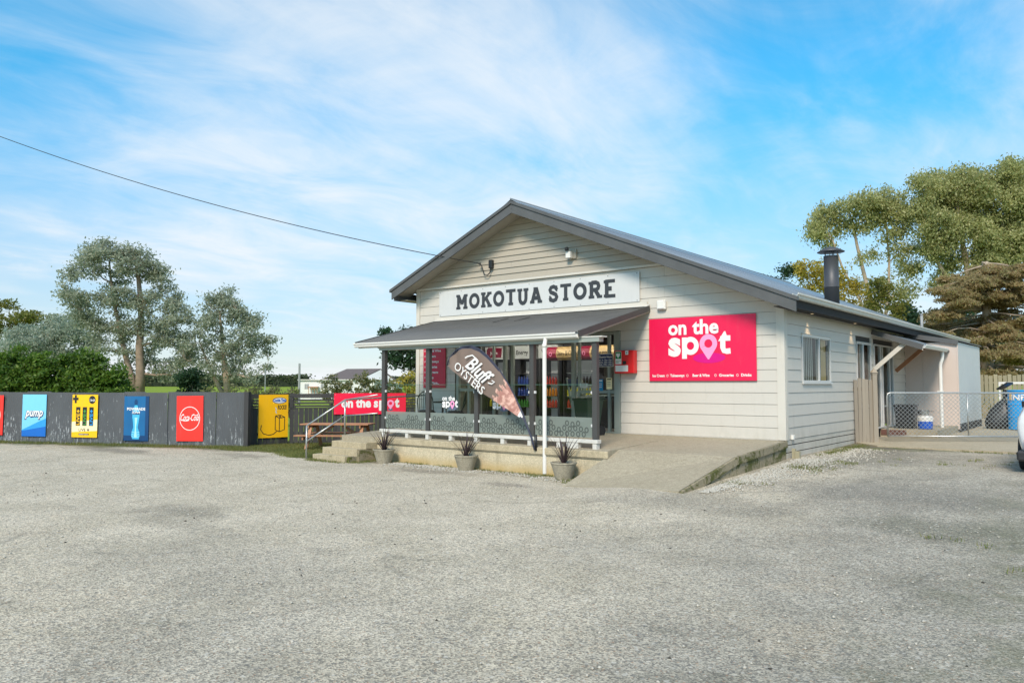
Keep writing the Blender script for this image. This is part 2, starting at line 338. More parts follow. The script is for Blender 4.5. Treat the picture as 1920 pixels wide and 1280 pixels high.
def leaf(name, cols, scale=0.7, trans=0.45, rough=0.5):
    t = NT(name)
    g = t.P(); isl = t.pos.outputs['Random Per Island']
    c = t.mix(t.ramp(t.noise(scale, 5, 0.7), 0.3, 0.7), cols[0], cols[1])
    c = t.mix(t.ramp(isl, 0.55, 1.0, 0, 0.75), c, cols[2])
    t.fin(c, rough, 0, 0.35)
    tr = t.n.new('ShaderNodeBsdfTranslucent'); mx = t.n.new('ShaderNodeMixShader'); mx.inputs[0].default_value = trans
    c2 = t.mix(0.5, c, tuple(min(1, v * 1.9) for v in cols[1])); t.l.new(c2, tr.inputs[0])
    t.l.new(t.b.outputs[0], mx.inputs[1]); t.l.new(tr.outputs[0], mx.inputs[2]); t.l.new(mx.outputs[0], t.out.inputs[0])
    M[name] = t.m
leaf('gum_leaf_grey', ((0.19, 0.22, 0.15), (0.31, 0.345, 0.25), (0.46, 0.48, 0.37)))
leaf('gum_leaf_silver', ((0.21, 0.26, 0.19), (0.32, 0.375, 0.29), (0.45, 0.48, 0.39)))
leaf('gum_leaf_green', ((0.20, 0.225, 0.085), (0.38, 0.39, 0.16), (0.52, 0.49, 0.25)))
leaf('olive_leaf', ((0.085, 0.115, 0.022), (0.20, 0.21, 0.045), (0.25, 0.20, 0.06)))
leaf('hedge_leaf', ((0.035, 0.085, 0.014), (0.105, 0.19, 0.025), (0.20, 0.28, 0.035)))
leaf('dark_conifer', ((0.016, 0.040, 0.020), (0.040, 0.085, 0.038), (0.07, 0.12, 0.05)))
leaf('brown_conifer', ((0.15, 0.125, 0.055), (0.42, 0.31, 0.16), (0.34, 0.35, 0.13)), 0.9)
leaf('golden_leaf', ((0.26, 0.22, 0.035), (0.48, 0.38, 0.065), (0.20, 0.24, 0.05)), 0.8)
leaf('scrub_leaf', ((0.10, 0.11, 0.045), (0.20, 0.205, 0.085), (0.29, 0.25, 0.14)), 0.8)
leaf('far_hedge_leaf', ((0.055, 0.080, 0.035), (0.095, 0.125, 0.055), (0.12, 0.12, 0.06)), 0.1)
leaf('weed_grass', ((0.10, 0.13, 0.030), (0.20, 0.22, 0.060), (0.32, 0.27, 0.13)), 1.2)
t = NT('pane_glass')
tr = t.n.new('ShaderNodeBsdfTransparent'); tr.inputs[0].default_value = (0.88, 0.93, 0.91, 1)
gl = t.n.new('ShaderNodeBsdfGlossy'); gl.inputs['Roughness'].default_value = 0.03
fr = t.n.new('ShaderNodeFresnel'); fr.inputs[0].default_value = 1.45; mx = t.n.new('ShaderNodeMixShader')
t.l.new(t.math('ADD', t.math('MULTIPLY', fr.outputs[0], 0.75), 0.0), mx.inputs[0]); t.l.new(tr.outputs[0], mx.inputs[1]); t.l.new(gl.outputs[0], mx.inputs[2]); t.l.new(mx.outputs[0], t.out.inputs[0])
M['pane_glass'] = t.m
t = NT('frosted_film')
t.fin((0.20, 0.235, 0.208), 0.45); tr = t.n.new('ShaderNodeBsdfTransparent'); mx = t.n.new('ShaderNodeMixShader'); mx.inputs[0].default_value = 0.86
t.l.new(tr.outputs[0], mx.inputs[1]); t.l.new(t.b.outputs[0], mx.inputs[2]); t.l.new(mx.outputs[0], t.out.inputs[0]); M['frosted_film'] = t.m
simple('glass_green', (0.10, 0.22, 0.18), 0.2)
simple('frost_ring', (0.070, 0.082, 0.072), 0.5, var=0.03)
emit('cool_tube', (1.0, 0.93, 0.82), 34.0); emit('fridge_glow', (0.9, 0.95, 1.0), 0.035); emit('warm_lamp', (1.0, 0.70, 0.35), 0.7)
for nm, c in (('drink_orange', (0.80, 0.26, 0.03)), ('drink_yellow', (0.72, 0.62, 0.05)), ('drink_red', (0.65, 0.06, 0.05)), ('drink_blue', (0.05, 0.10, 0.42)), ('drink_green', (0.08, 0.32, 0.06)), ('drink_dark', (0.05, 0.02, 0.015))):
    simple(nm, c, 0.2, var=0.15, scale=8)

# ------------------------------------------------------------------ mesh helpers
ORG = {}
def root(name, loc, label, cat, group=None, kind=None):
    o = bpy.data.objects.new(name, None); sc.collection.objects.link(o); o.empty_display_size = 0.2
    o.location = loc; ORG[o.name] = Vector(loc); o['label'] = label; o['category'] = cat
    if group: o['group'] = group
    return o
class MB:
    def __init__(s): s.v, s.f, s.mi, s.T = [], [], [], None
    def add(s, vs, fs, mi=0):
        b = len(s.v)
        for p in vs:
            p = Vector(p); s.v.append(s.T @ p if s.T is not None else p)
        for f in fs: s.f.append([b + i for i in f]); s.mi.append(mi)
        return s
    def box(s, x0, y0, z0, x1, y1, z1, mi=0):
        x0, x1 = min(x0, x1), max(x0, x1); y0, y1 = min(y0, y1), max(y0, y1); z0, z1 = min(z0, z1), max(z0, z1)
        return s.add([(x0,y0,z0),(x1,y0,z0),(x1,y1,z0),(x0,y1,z0),(x0,y0,z1),(x1,y0,z1),(x1,y1,z1),(x0,y1,z1)],
              [(0,3,2,1),(4,5,6,7),(0,1,5,4),(1,2,6,5),(2,3,7,6),(3,0,4,7)], mi)
    def hexa(s, lo, hi, mi=0):
        return s.add(list(lo) + list(hi), [(0,3,2,1),(4,5,6,7),(0,1,5,4),(1,2,6,5),(2,3,7,6),(3,0,4,7)], mi)
    def beam(s, p0, p1, w, h, up=(0, 0, 1), mi=0):
        p0, p1, up = Vector(p0), Vector(p1), Vector(up); d = (p1 - p0).normalized()
        if abs(d.dot(up)) > 0.98: up = Vector((0, 1, 0))
        a = d.cross(up).normalized() * w / 2; b = a.cross(d).normalized() * h / 2
        return s.add([p0-a-b, p0+a-b, p0+a+b, p0-a+b, p1-a-b, p1+a-b, p1+a+b, p1-a+b],
              [(0,3,2,1),(4,5,6,7),(0,1,5,4),(1,2,6,5),(2,3,7,6),(3,0,4,7)], mi)
    def tube(s, pts, r, n=8, mi=0, cap=True):
        pts = [Vector(p) for p in pts]; rs = r if isinstance(r, (list, tuple)) else [r] * len(pts)
        vs, fs = [], []; prev = None
        for i, p in enumerate(pts):
            d = (pts[min(i+1, len(pts)-1)] - pts[max(i-1, 0)]).normalized()
            if prev is None: a = d.orthogonal().normalized()
            else: a = (prev - d * prev.dot(d)).normalized()
            prev = a; b = d.cross(a)
            for k in range(n):
                an = 2 * math.pi * k / n; vs.append(p + (a * math.cos(an) + b * math.sin(an)) * rs[i])
        for i in range(len(pts) - 1):
            for k in range(n): fs.append((i*n+k, i*n+(k+1)%n, (i+1)*n+(k+1)%n, (i+1)*n+k))
        if cap: fs.append(tuple(range(n-1, -1, -1))); fs.append(tuple((len(pts)-1)*n+k for k in range(n)))
        return s.add(vs, fs, mi)
    def lathe(s, c, prof, n=20, mi=0, axis='Z'):
        c = Vector(c); vs, fs = [], []
        for r, h in prof:
            for k in range(n):
                a = 2 * math.pi * k / n; x, y = r * math.cos(a), r * math.sin(a)
                vs.append(c + (Vector((x, y, h)) if axis == 'Z' else Vector((h, x, y)) if axis == 'X' else Vector((x, h, y))))
        for i in range(len(prof) - 1):
            for k in range(n): fs.append((i*n+k, i*n+(k+1)%n, (i+1)*n+(k+1)%n, (i+1)*n+k))
        fs.append(tuple(range(n-1, -1, -1))); fs.append(tuple((len(prof)-1)*n+k for k in range(n)))
        return s.add(vs, fs, mi)
    def prism(s, pts, d, mi=0):
        """outline (3-D points) pushed along d"""
        pts = [Vector(p) for p in pts]; d = Vector(d); n = len(pts)
        return s.add(pts + [p + d for p in pts], [tuple(range(n-1, -1, -1)), tuple(range(n, 2*n))] + [(i, (i+1) % n, n + (i+1) % n, n + i) for i in range(n)], mi)
    def build(s, name, mats, parent=None, smooth=False, bevel=0.0, label=None, kind=None):
        if parent is not None:
            o0 = Vector((sum(p.x for p in s.v), sum(p.y for p in s.v), sum(p.z for p in s.v))) / max(1, len(s.v))
        else:
            o0 = Vector((sum(p.x for p in s.v) / len(s.v), sum(p.y for p in s.v) / len(s.v), min(p.z for p in s.v)))
        me = bpy.data.meshes.new(name); me.from_pydata([p - o0 for p in s.v], [], s.f)
        if isinstance(mats, str): mats = [mats]
        for m in mats: me.materials.append(M[m])
        if len(mats) > 1: me.polygons.foreach_set('material_index', s.mi)
        if smooth: me.polygons.foreach_set('use_smooth', [True] * len(me.polygons))
        me.update(); o = bpy.data.objects.new(name, me); sc.collection.objects.link(o)
        link(o, o0, parent)
        if bevel:
            b = o.modifiers.new('bevel', 'BEVEL'); b.width = bevel; b.segments = 1; b.limit_method = 'ANGLE'
        if label: o['label'] = label
        if kind: o['kind'] = kind
        return o
def link(o, origin, parent):
    ORG[o.name] = Vector(origin)
    if parent is None: o.location = origin
    else: o.parent = parent; o.location = Vector(origin) - ORG[parent.name]
def tag(o, label, cat, group=None):
    o['label'] = label; o['category'] = cat
    if group: o['group'] = group
    return o
def copy_tree(o, delta=(0, 0, 0), parent=None, top=True):
    c = o.copy(); sc.collection.objects.link(c)
    if parent is not None: c.parent = parent
    if top: c.location = o.location + Vector(delta)
    for ch in list(o.children): copy_tree(ch, parent=c, top=False)
    return c
def np_mesh(name, verts, quads, mat, parent=None, origin=None, tris=False):
    """fast mesh from arrays: every quad (or tri) a loose leaf"""
    me = bpy.data.meshes.new(name); verts = np.asarray(verts, dtype=np.float32); n = len(quads); k = 3 if tris else 4
    origin = Vector(origin) if origin is not None else Vector(verts.mean(0))
    verts = verts - np.array(origin, dtype=np.float32)
    me.vertices.add(len(verts)); me.vertices.foreach_set('co', verts.ravel())
    me.loops.add(n * k); me.loops.foreach_set('vertex_index', np.asarray(quads, dtype=np.int32).ravel())
    me.polygons.add(n); me.polygons.foreach_set('loop_start', np.arange(0, n * k, k, dtype=np.int32))
    me.polygons.foreach_set('loop_total', np.full(n, k, dtype=np.int32))
    me.materials.append(M[mat]); me.update(calc_edges=True); me.validate()
    o = bpy.data.objects.new(name, me); sc.collection.objects.link(o); link(o, origin, parent); return o
_r = Vector((math.cos(R(38.66)), math.sin(R(38.66)), 0)); _f = Vector((-math.sin(R(38.66)), math.cos(R(38.66)), 0))
def at(px, py, depth):
    """survey point: a bearing and height read off the photograph (1920 px wide) at a distance in metres"""
    p = R(3.21); f = _f * math.cos(p) + Vector((0, 0, math.sin(p))); u = -_f * math.sin(p) + Vector((0, 0, math.cos(p)))
    return Vector((0, 0, CAM_H)) + (f + _r * ((px - 960) / 1448) + u * ((640 - py) / 1448)) * depth
def sstep(a, b, x):
    t_ = np.clip((x - a) / (b - a), 0, 1); return t_ * t_ * (3 - 2 * t_)
def ground_z(x, y):
    x = np.asarray(x, dtype=float); y = np.asarray(y, dtype=float)
    ry = np.interp(y, [8, 11, 12.2, 14, 15.5, 20, 27, 34, 60], [0, 0.13, 0.20, 0.265, 0.33, 0.35, 0.40, 0.43, 0.5])
    z = ry * sstep(-8.2, -5.7, x)
    d = np.hypot(x, y)
    return z + np.where(d > 60, (d - 60) * 0.0055, 0) * np.where(d > 900, 1, 1)

# flat face to print on: origin, u axis, v axis, normal
class Face:
    def __init__(s, o, u, v): s.o, s.u, s.v = Vector(o), Vector(u).normalized(), Vector(v).normalized(); s.n = s.u.cross(s.v).normalized()
    def p(s, u, v, h=0.0): return s.o + s.u * u + s.v * v + s.n * h
H0 = 0.004
def poly(mb, F, pts, h, mi=0): mb.add([F.p(u, v, h) for u, v in pts], [tuple(range(len(pts)))], mi)
def disc(mb, F, cu, cv, ru, rv, h, n=24, mi=0): poly(mb, F, [(cu + ru * math.cos(2*math.pi*k/n), cv + rv * math.sin(2*math.pi*k/n)) for k in range(n)], h, mi)
def ring(mb, F, cu, cv, ru, rv, tw, h, n=20, mi=0, a0=0, a1=360):
    m = n + 1; vs = []
    for k in range(m):
        a = R(a0 + (a1 - a0) * k / n); vs += [F.p(cu + ru*math.cos(a), cv + rv*math.sin(a), h), F.p(cu + (ru-tw)*math.cos(a), cv + (rv-tw)*math.sin(a), h)]
    mb.add(vs, [(2*k, 2*k+1, 2*k+3, 2*k+2) for k in range(n)], mi)
def ribbon(mb, F, pts, w, h, mi=0):
    P_ = [Vector((a, b)) for a, b in pts]; vs = []
    for i, p in enumerate(P_):
        d = (P_[min(i+1, len(P_)-1)] - P_[max(i-1, 0)]).normalized(); nrm = Vector((-d.y, d.x)) * w / 2
        vs += [F.p(p.x + nrm.x, p.y + nrm.y, h), F.p(p.x - nrm.x, p.y - nrm.y, h)]
    mb.add(vs, [(2*k, 2*k+1, 2*k+3, 2*k+2) for k in range(len(P_)-1)], mi)
_glyph = {}
def text(mb, F, s, u0, v0, w, hgt, h=H0, bold=0.0, shear=0.0, mi=0, ang=0.0):
    """printed words: left end u0, baseline v0, width w, x/cap height hgt (height of the drawn text box above the baseline)"""
    key = (s, bold, shear)
    if key not in _glyph:
        cu = bpy.data.curves.new('t', 'FONT'); cu.body = s; cu.offset = bold; cu.shear = shear; cu.fill_mode = 'BOTH'; cu.resolution_u = 3
        ob = bpy.data.objects.new('t', cu); me = bpy.data.meshes.new_from_object(ob)
        vs = [v.co.copy() for v in me.vertices]; fs = [tuple(p.vertices) for p in me.polygons]
        bpy.data.objects.remove(ob); bpy.data.meshes.remove(me); _glyph[key] = (vs, fs)
    vs, fs = _glyph[key]
    if not vs: return
    x0, x1 = min(v.x for v in vs), max(v.x for v in vs); y1 = max(v.y for v in vs)
    kx, ky = w / max(1e-6, x1 - x0), hgt / max(1e-6, y1); ca, sa = math.cos(ang), math.sin(ang)
    out = []
    for v in vs:
        a, b = (v.x - x0) * kx, v.y * ky; out.append(F.p(u0 + a*ca - b*sa, v0 + a*sa + b*ca, h))
    mb.add(out, fs, mi)
# ================================================================== SETTING
def struct(o): o['kind'] = 'structure'; return o
def grid(name, xs, ys, zf, mat, keep=None):
    X, Y = np.meshgrid(xs, ys, indexing='ij'); Z = zf(X, Y); V = np.stack([X, Y, Z], -1).reshape(-1, 3)
    nx, ny = len(xs), len(ys); I, J = np.meshgrid(np.arange(nx-1), np.arange(ny-1), indexing='ij')
    q = np.stack([I*ny+J, (I+1)*ny+J, (I+1)*ny+J+1, I*ny+J+1], -1).reshape(-1, 4)
    if keep is not None:
        c = V[q].mean(1); q = q[keep(c[:, 0], c[:, 1])]
    o = np_mesh(name, V, q, mat, origin=(0, 0, 0)); o.data.polygons.foreach_set('use_smooth', [True]*len(o.data.polygons)); return o
def far_axis(lo, hi, step, end):
    a = list(np.arange(lo, hi + step/2, step)); s = step * 2; x = a[-1]
    while x < end: x += s; a.append(x); s *= 1.4
    s = step * 2; x = a[0]
    while x > -end: x -= s; a.insert(0, x); s *= 1.4
    return np.array(a)
field = struct(grid('field', far_axis(-60, 40, 4, 6000), far_axis(-40, 60, 4, 6000), lambda x, y: ground_z(x, y) - 0.03 - 0.25*sstep(-40, -30, -np.hypot(x+8, y-16)), 'field_grass'))
field['label'] = 'flat green paddock running to the horizon'
FX = lambda x: 9.07 + (x + 28.0) * 0.4407                     # foot line of the iron fence
def lot_z(x, y):
    bumps = 0.012 * np.sin(x*1.3 + y*0.7) * np.sin(x*0.43 - y*1.1)
    return ground_z(x, y) + bumps * sstep(2.0, 5.0, np.hypot(x, y))
lot = struct(grid('gravel_yard', np.arange(-46, 26.01, 0.4), np.arange(-16, 21.01, 0.4), lot_z, 'gravel',
        keep=lambda x, y: (y < np.where(x < -19.9, FX(x) + 0.3, 21.0)) & ((x > -21.5) | (x < -19.9))))
lot['label'] = 'worn grey gravel and seal of the shop yard'
mb = MB(); zA = [(-5.36, 20.30), (-4.665, 19.47), (9.0, 19.30), (9.0, 42), (-5.36, 42)]
mb.add([(x, y, float(ground_z(x, y)) + 0.035) for x, y in zA] + [(x, y, float(ground_z(x, y)) - 0.2) for x, y in zA],
       [(0,1,2,3,4)] + [(i, i+5, (i+1) % 5 + 5, (i+1) % 5) for i in range(5)])
ap = struct(mb.build('concrete_path', 'apron_concrete')); ap['label'] = 'pale concrete apron at the gate'

# ================================================================== CONCRETE PLATFORM, STEPS, RAMP
plat = root('concrete_platform', (-10, 12.7, 0), 'mossy concrete verandah platform with steps at left and ramp at right', 'platform')
FZ = lambda y: 0.555 + (y - 12.7) * (0.69 - 0.555) / (15.44 - 12.7)     # floor falls gently to the front
mb = MB()
mb.hexa([(-15.45, 12.5, 0.40), (-7.72, 12.5, 0.40), (-7.72, 15.44, 0.40), (-15.45, 15.44, 0.40)],
        [(-15.45, 12.5, 0.553), (-7.72, 12.5, 0.553), (-7.72, 15.44, FZ(15.44)), (-15.45, 15.44, FZ(15.44))])
mb.build('floor_slab', 'concrete_floor', plat)
mb = MB(); mb.hexa([(-7.72, 12.93, 0.42), (-5.41, 12.93, 0.42), (-5.41, 15.44, 0.55), (-7.72, 15.44, 0.55)],
        [(-7.72, 12.93, 0.558), (-5.41, 12.93, 0.552), (-5.41, 15.44, FZ(15.44)), (-7.72, 15.44, FZ(15.44))])
mb.build('landing_slab', 'concrete_floor', plat)
mb = MB(); mb.box(-14.19, 12.485, 0.415, -7.70, 12.53, 0.549); mb.build('edge_band', 'concrete_band', plat, bevel=0.008)
mb = MB(); mb.box(-14.17, 12.53, -0.1, -7.70, 12.66, 0.40); mb.build('front_wall', 'concrete_wall', plat)
mb = MB(); mb.box(-15.43, 12.68, -0.1, -14.18, 12.8, 0.40); mb.build('front_wall', 'concrete_wall', plat)
mb = MB(); mb.box(-15.43, 12.81, -0.1, -15.30, 15.40, 0.398); mb.build('end_wall', 'concrete_wall', plat)
# ramp
mb = MB(); mb.hexa([(-7.93, 11.35, -0.1), (-5.52, 11.02, -0.05), (-5.41, 12.93, 0.40), (-7.74, 12.93, 0.40)],
        [(-7.93, 11.35, 0.012), (-5.52, 11.02, 0.158), (-5.41, 12.93, 0.552), (-7.74, 12.93, 0.558)])
mb.build('ramp', 'concrete_floor', plat)
mb = MB(); e = [(-5.50, 11.03, 0.155), (-5.392, 12.93, 0.550), (-5.392, 15.43, 0.684)]
for a, b in ((e[0], e[1]), (e[1], e[2])):
    mb.hexa([(a[0], a[1], a[2]-0.125), (a[0]+0.045, a[1], a[2]-0.125), (b[0]+0.045, b[1], b[2]-0.125), (b[0], b[1], b[2]-0.125)],
            [(a[0], a[1], a[2]+0.004), (a[0]+0.045, a[1], a[2]+0.004), (b[0]+0.045, b[1], b[2]+0.004), (b[0], b[1], b[2]+0.004)])
mb.build('edge_band', 'mossy_concrete', plat, label='mossy edge of ramp and landing')
mb = MB()
for a, b in ((e[0], e[1]), (e[1], e[2])):
    mb.hexa([(a[0]-0.08, a[1], 0), (a[0]+0.012, a[1], 0), (b[0]+0.012, b[1], 0), (b[0]-0.08, b[1], 0)],
            [(a[0]-0.08, a[1], a[2]-0.13), (a[0]+0.012, a[1], a[2]-0.13), (b[0]+0.012, b[1], b[2]-0.13), (b[0]-0.08, b[1], b[2]-0.13)])
mb.build('side_wall', 'mossy_concrete', plat, label='stained mossy side wall of the ramp')
def rough_block(x0, x1, y0, y1, z0, z1, nx=14, j=0.012):
    """cast step with slightly crumbled front edge"""
    b = MB(); top, bot = [], []
    for k in range(nx + 1):
        x = x0 + (x1 - x0) * k / nx; dz = j * noise.noise(Vector((x*3, y0*5, z1*7))); dy = j * noise.noise(Vector((x*4, 9+y0, z1)))
        top.append((x, y0 + dy, z1 + dz)); bot.append((x, y0 + dy*2, z0))
    n = nx + 1; vs = bot + top + [(x, y1, z1) for x, _, _ in top] + [(x, y1, z0) for x, _, _ in top]; fs = []
    for k in range(nx):
        fs += [(k, k+1, n+k+1, n+k), (n+k, n+k+1, 2*n+k+1, 2*n+k)]
    fs += [(0, n, 2*n, 3*n), (n-1, 4*n-1, 3*n-1, 2*n-1)]
    return b.add(vs, fs)
rough_block(-15.47, -14.26, 11.63, 12.12, -0.1, 0.145).build('step', 'concrete_step', plat, bevel=0.006)
rough_block(-15.44, -14.16, 11.90, 12.36, -0.1, 0.29).build('step', 'concrete_step', plat, bevel=0.006)
rough_block(-15.44, -14.16, 12.18, 12.62, -0.1, 0.43).build('step', 'concrete_step', plat, bevel=0.006)
mb = MB(); mb.box(-14.158, 11.93, -0.1, -14.12, 12.48, 0.27); mb.box(-14.255, 11.68, -0.1, -14.162, 11.90, 0.13)
mb.build('step_side', 'mossy_concrete', plat)

# ================================================================== SHOP BUILDING
YW, XS, XL, YB = 15.44, -5.40, -15.81, 34.6
zr = lambda x: 6.35 - 0.4135 * (x + 11.88) if x > -11.88 else 6.35 + 0.4305 * (x + 11.88)
shop = root('shop_building', (-10.6, YW, 0.3), 'cream weatherboard country shop with dark gable roof and verandah', 'shop')
B0, PITCH = 0.705, 0.2337
boards = []
def fboard(xb0, xb1, xt0, xt1, z0, z1, mat='cream_paint', y=YW, t0=0.020, t1=0.009):
    mb = MB(); yb = y + 0.02
    mb.hexa([(xb0, y - t0, z0), (xb1, y - t0, z0), (xb1, yb, z0), (xb0, yb, z0)], [(xt0, y - t1, z1), (xt1, y - t1, z1), (xt1, yb, z1), (xt0, yb, z1)])
    mb.build('weatherboard', mat, shop)
def sboard(y0, y1, z0, z1, mat='cream_paint'):
    mb = MB(); x = XS
    mb.hexa([(x - 0.02, y0, z0), (x + 0.022, y0, z0), (x + 0.022, y1, z0), (x - 0.02, y1, z0)], [(x - 0.02, y0, z1), (x + 0.010, y0, z1), (x + 0.010, y1, z1), (x - 0.02, y1, z1)])
    mb.build('weatherboard', mat, shop)
# structural shells behind the boards
def shell(name, boxes, mat, label=None):
    mb = MB()
    for b in boxes: mb.box(*b)
    return mb.build(name, mat, shop, label=label)
OX0, OX1, OZ = -14.28, -9.20, 3.02
shell('wall', [(XL + 0.03, YW + 0.022, 0.3, OX0, YW + 0.14, OZ), (OX1, YW + 0.022, 0.3, XS - 0.03, YW + 0.14, OZ), (XL + 0.03, YW + 0.022, OZ + 0.001, XS - 0.03, YW + 0.14, 3.5)], 'dark_backing')
mb = MB(); mb.prism([(XL + 0.03, YW + 0.024, 3.501), (XS - 0.03, YW + 0.024, 3.501), (XS - 0.03, YW + 0.024, zr(XS) - 0.12), (-11.88, YW + 0.024, 6.2), (XL + 0.03, YW + 0.024, zr(XL) - 0.12)], (0, 0.1, 0)); mb.build('wall', 'dark_backing', shop)
win = [(16.50, 18.45, 1.86, 2.87), (20.66, 22.02, 1.25, 2.88), (22.36, 24.5, 0.62, 2.90)]
segs = []; yy = YW + 0.15
for (a, b, z0, z1) in win:
    segs += [(XS - 0.14, yy, 0.3, XS - 0.022, a, 3.35), (XS - 0.14, a, 0.3, XS - 0.022, b, z0), (XS - 0.14, a, z1, XS - 0.022, b, 3.35)]; yy = b
segs.append((XS - 0.14, yy, 0.3, XS - 0.022, YB, 3.35)); shell('wall', segs, 'dark_backing')
shell('wall', [(XL + 0.03, YW + 0.15, 0.2, XL + 0.12, YB, 4.35), (XL, YB, 0.2, XS, YB + 0.1, 3.35)], 'cream_trim', 'left and rear walls')
# front boards
k = 0
while True:
    z0 = B0 + PITCH * k + 0.002; z1 = B0 + PITCH * (k + 1) - 0.003; k += 1
    if z0 > 4.40: break
    z1 = min(z1, 4.44)
    xr = min(-5.53, -11.88 + (6.35 - 0.10 - z1) / 0.4135); xrb = min(-5.53, -11.88 + (6.35 - 0.10 - z0) / 0.4135)
    if z0 < OZ:
        fboard(-15.675, OX0 - 0.045, -15.675, OX0 - 0.045, z0, z1); fboard(OX1 + 0.06, xrb, OX1 + 0.06, xr, z0, z1)
    elif z0 < 3.4: fboard(-15.675, -11.9, -15.675, -11.9, z0, z1); fboard(-11.897, -9.0, -11.897, -9.0, z0, z1); fboard(-8.997, xrb, -8.997, xr, z0, z1)
    else:
        j = -8.42 if k % 2 else -8.0
        fboard(-15.675, -11.5, -15.675, -11.5, z0, z1); fboard(-11.497, j, -11.497, j, z0, z1); fboard(j + 0.003, xrb, j + 0.003, xr, z0, z1)
# gable boards
z0 = 4.505; gi = 0
while z0 < 6.12:
    z1 = z0 + 0.150
    f = lambda z: (-11.88 - (6.25 - z) / 0.4305, -11.88 + (6.25 - z) / 0.4135)
    (a0, a1), (b0, b1) = f(z0), f(min(z1, 6.24)); a0, b0 = max(a0, -15.79), max(b0, -15.79); cut = -11.2 + 1.3 * math.sin(gi * 2.1)
    if a0 < cut < a1 - 1 and b1 > cut + 0.5:
        fboard(a0, cut, b0, cut, z0, z1, 'gable_paint', YW - 0.035, 0.028, 0.004); fboard(cut + 0.003, a1, cut + 0.003, b1, z0, z1, 'gable_paint', YW - 0.035, 0.028, 0.004)
    else: fboard(a0, a1, b0, b1, z0, z1, 'gable_paint', YW - 0.035, 0.028, 0.004)
    z0 += 0.1545; gi += 1
shell('gable_trim', [(-15.81, YW - 0.075, 4.447, -7.80, YW + 0.01, 4.500)], 'cream_trim')
shell('fascia_strip', [(-15.05, YW - 0.045, 3.555, -8.43, YW - 0.029, 3.675)], 'cream_trim')
shell('corner_board', [(-15.81, YW - 0.036, 0.60, -15.68, YW + 0.02, 4.445), (-15.83, YW - 0.02, 0.60, -15.812, YW + 0.12, 4.40)], 'cream_trim')
shell('corner_board', [(-5.525, YW - 0.036, 0.70, -5.365, YW + 0.02, 3.45), (-5.385, YW + 0.022, 0.70, -5.362, YW + 0.13, 3.42)], 'cream_trim')
shell('base_strip', [(-9.14, YW - 0.04, 0.692, -5.53, YW - 0.0, 0.703)], 'cream_trim')
# side boards
k = 0
while True:
    z0 = B0 + PITCH * k + 0.002; z1 = B0 + PITCH * (k + 1) - 0.003; k += 1
    if z0 > 3.3: break
    z1 = min(z1, 3.335); y = YW + 0.135; spans = []
    for (a, b, w0, w1) in win:
        if w0 - 0.02 < (z0 + z1) / 2 < w1 + 0.05: spans.append((y, a - 0.05)); y = b + 0.05
    spans.append((y, 26.0)); 
    for a, b in spans:
        if b - a > 5.5: m_ = a + 3.2 + (k % 3) * 1.1; sboard(a, m_ - 0.0015, z0, z1); sboard(m_ + 0.0015, b, z0, z1)
        elif b - a > 0.05: sboard(a, b, z0, z1)
for z0, z1 in ((0.605, 0.698), (0.455, 0.585), (0.335, 0.437)):
    mb = MB(); mb.box(XS - 0.01, YW + 0.02, z0, XS + 0.012, 20.9, z1); mb.build('skirting_board', 'cream_paint', shop)
# side windows
def side_window(y0, y1, z0, z1, panes, inner, sill=True):
    t = 0.035; x = XS
    mb = MB(); mb.box(x - 0.05, y0, z0, x + 0.035, y0 + t, z1); mb.box(x - 0.05, y1 - t, z0, x + 0.035, y1, z1)
    mb.box(x - 0.05, y0 + t, z1 - t, x + 0.034, y1 - t, z1); mb.box(x - 0.05, y0 + t, z0, x + 0.034, y1 - t, z0 + t)
    for p in panes: mb.box(x - 0.045, p - 0.025, z0 + t, x + 0.036, p + 0.025, z1 - t)
    w = mb.build('window', 'window_aluminium', shop)
    g = MB(); g.add([(x + 0.005, y0 + t, z0 + t), (x + 0.005, y1 - t, z0 + t), (x + 0.005, y1 - t, z1 - t), (x + 0.005, y0 + t, z1 - t)], [(0, 1, 2, 3)]); g.build('pane', 'pane_glass', w)
    if sill: s_ = MB(); s_.box(x + 0.02, y0 - 0.03, z0 - 0.04, x + 0.06, y1 + 0.03, z0 - 0.004); s_.build('sill', 'window_aluminium', w)
    h = MB(); h.box(x + 0.02, y0 - 0.04, z1 + 0.003, x + 0.05, y1 + 0.04, z1 + 0.02); h.build('head_flashing', 'cream_trim', w)
    for a, b, m_ in inner:
        if m_ == 'blind_pale':
            yy = a
            while yy < b: q = MB(); q.box(x - 0.10, yy, z0 + 0.02, x - 0.092, yy + 0.05, z1 - 0.03); q.build('blind_slat', m_, w); yy += 0.125
        else: q = MB(); q.box(x - 0.045, a, z0 + .04, x - 0.04, b, z1 - .04); q.build('curtain', m_, w)
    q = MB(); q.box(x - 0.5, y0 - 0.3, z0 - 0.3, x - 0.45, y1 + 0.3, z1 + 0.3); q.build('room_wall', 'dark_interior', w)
side_window(16.50, 18.45, 1.86, 2.87, [17.62], [(16.60, 17.55, 'blind_pale'), (17.95, 18.30, 'curtain_ochre')])
side_window(20.66, 22.02, 1.25, 2.88, [21.25], [(20.72, 21.15, 'blind_pale'), (21.35, 21.85, 'blind_pale')])
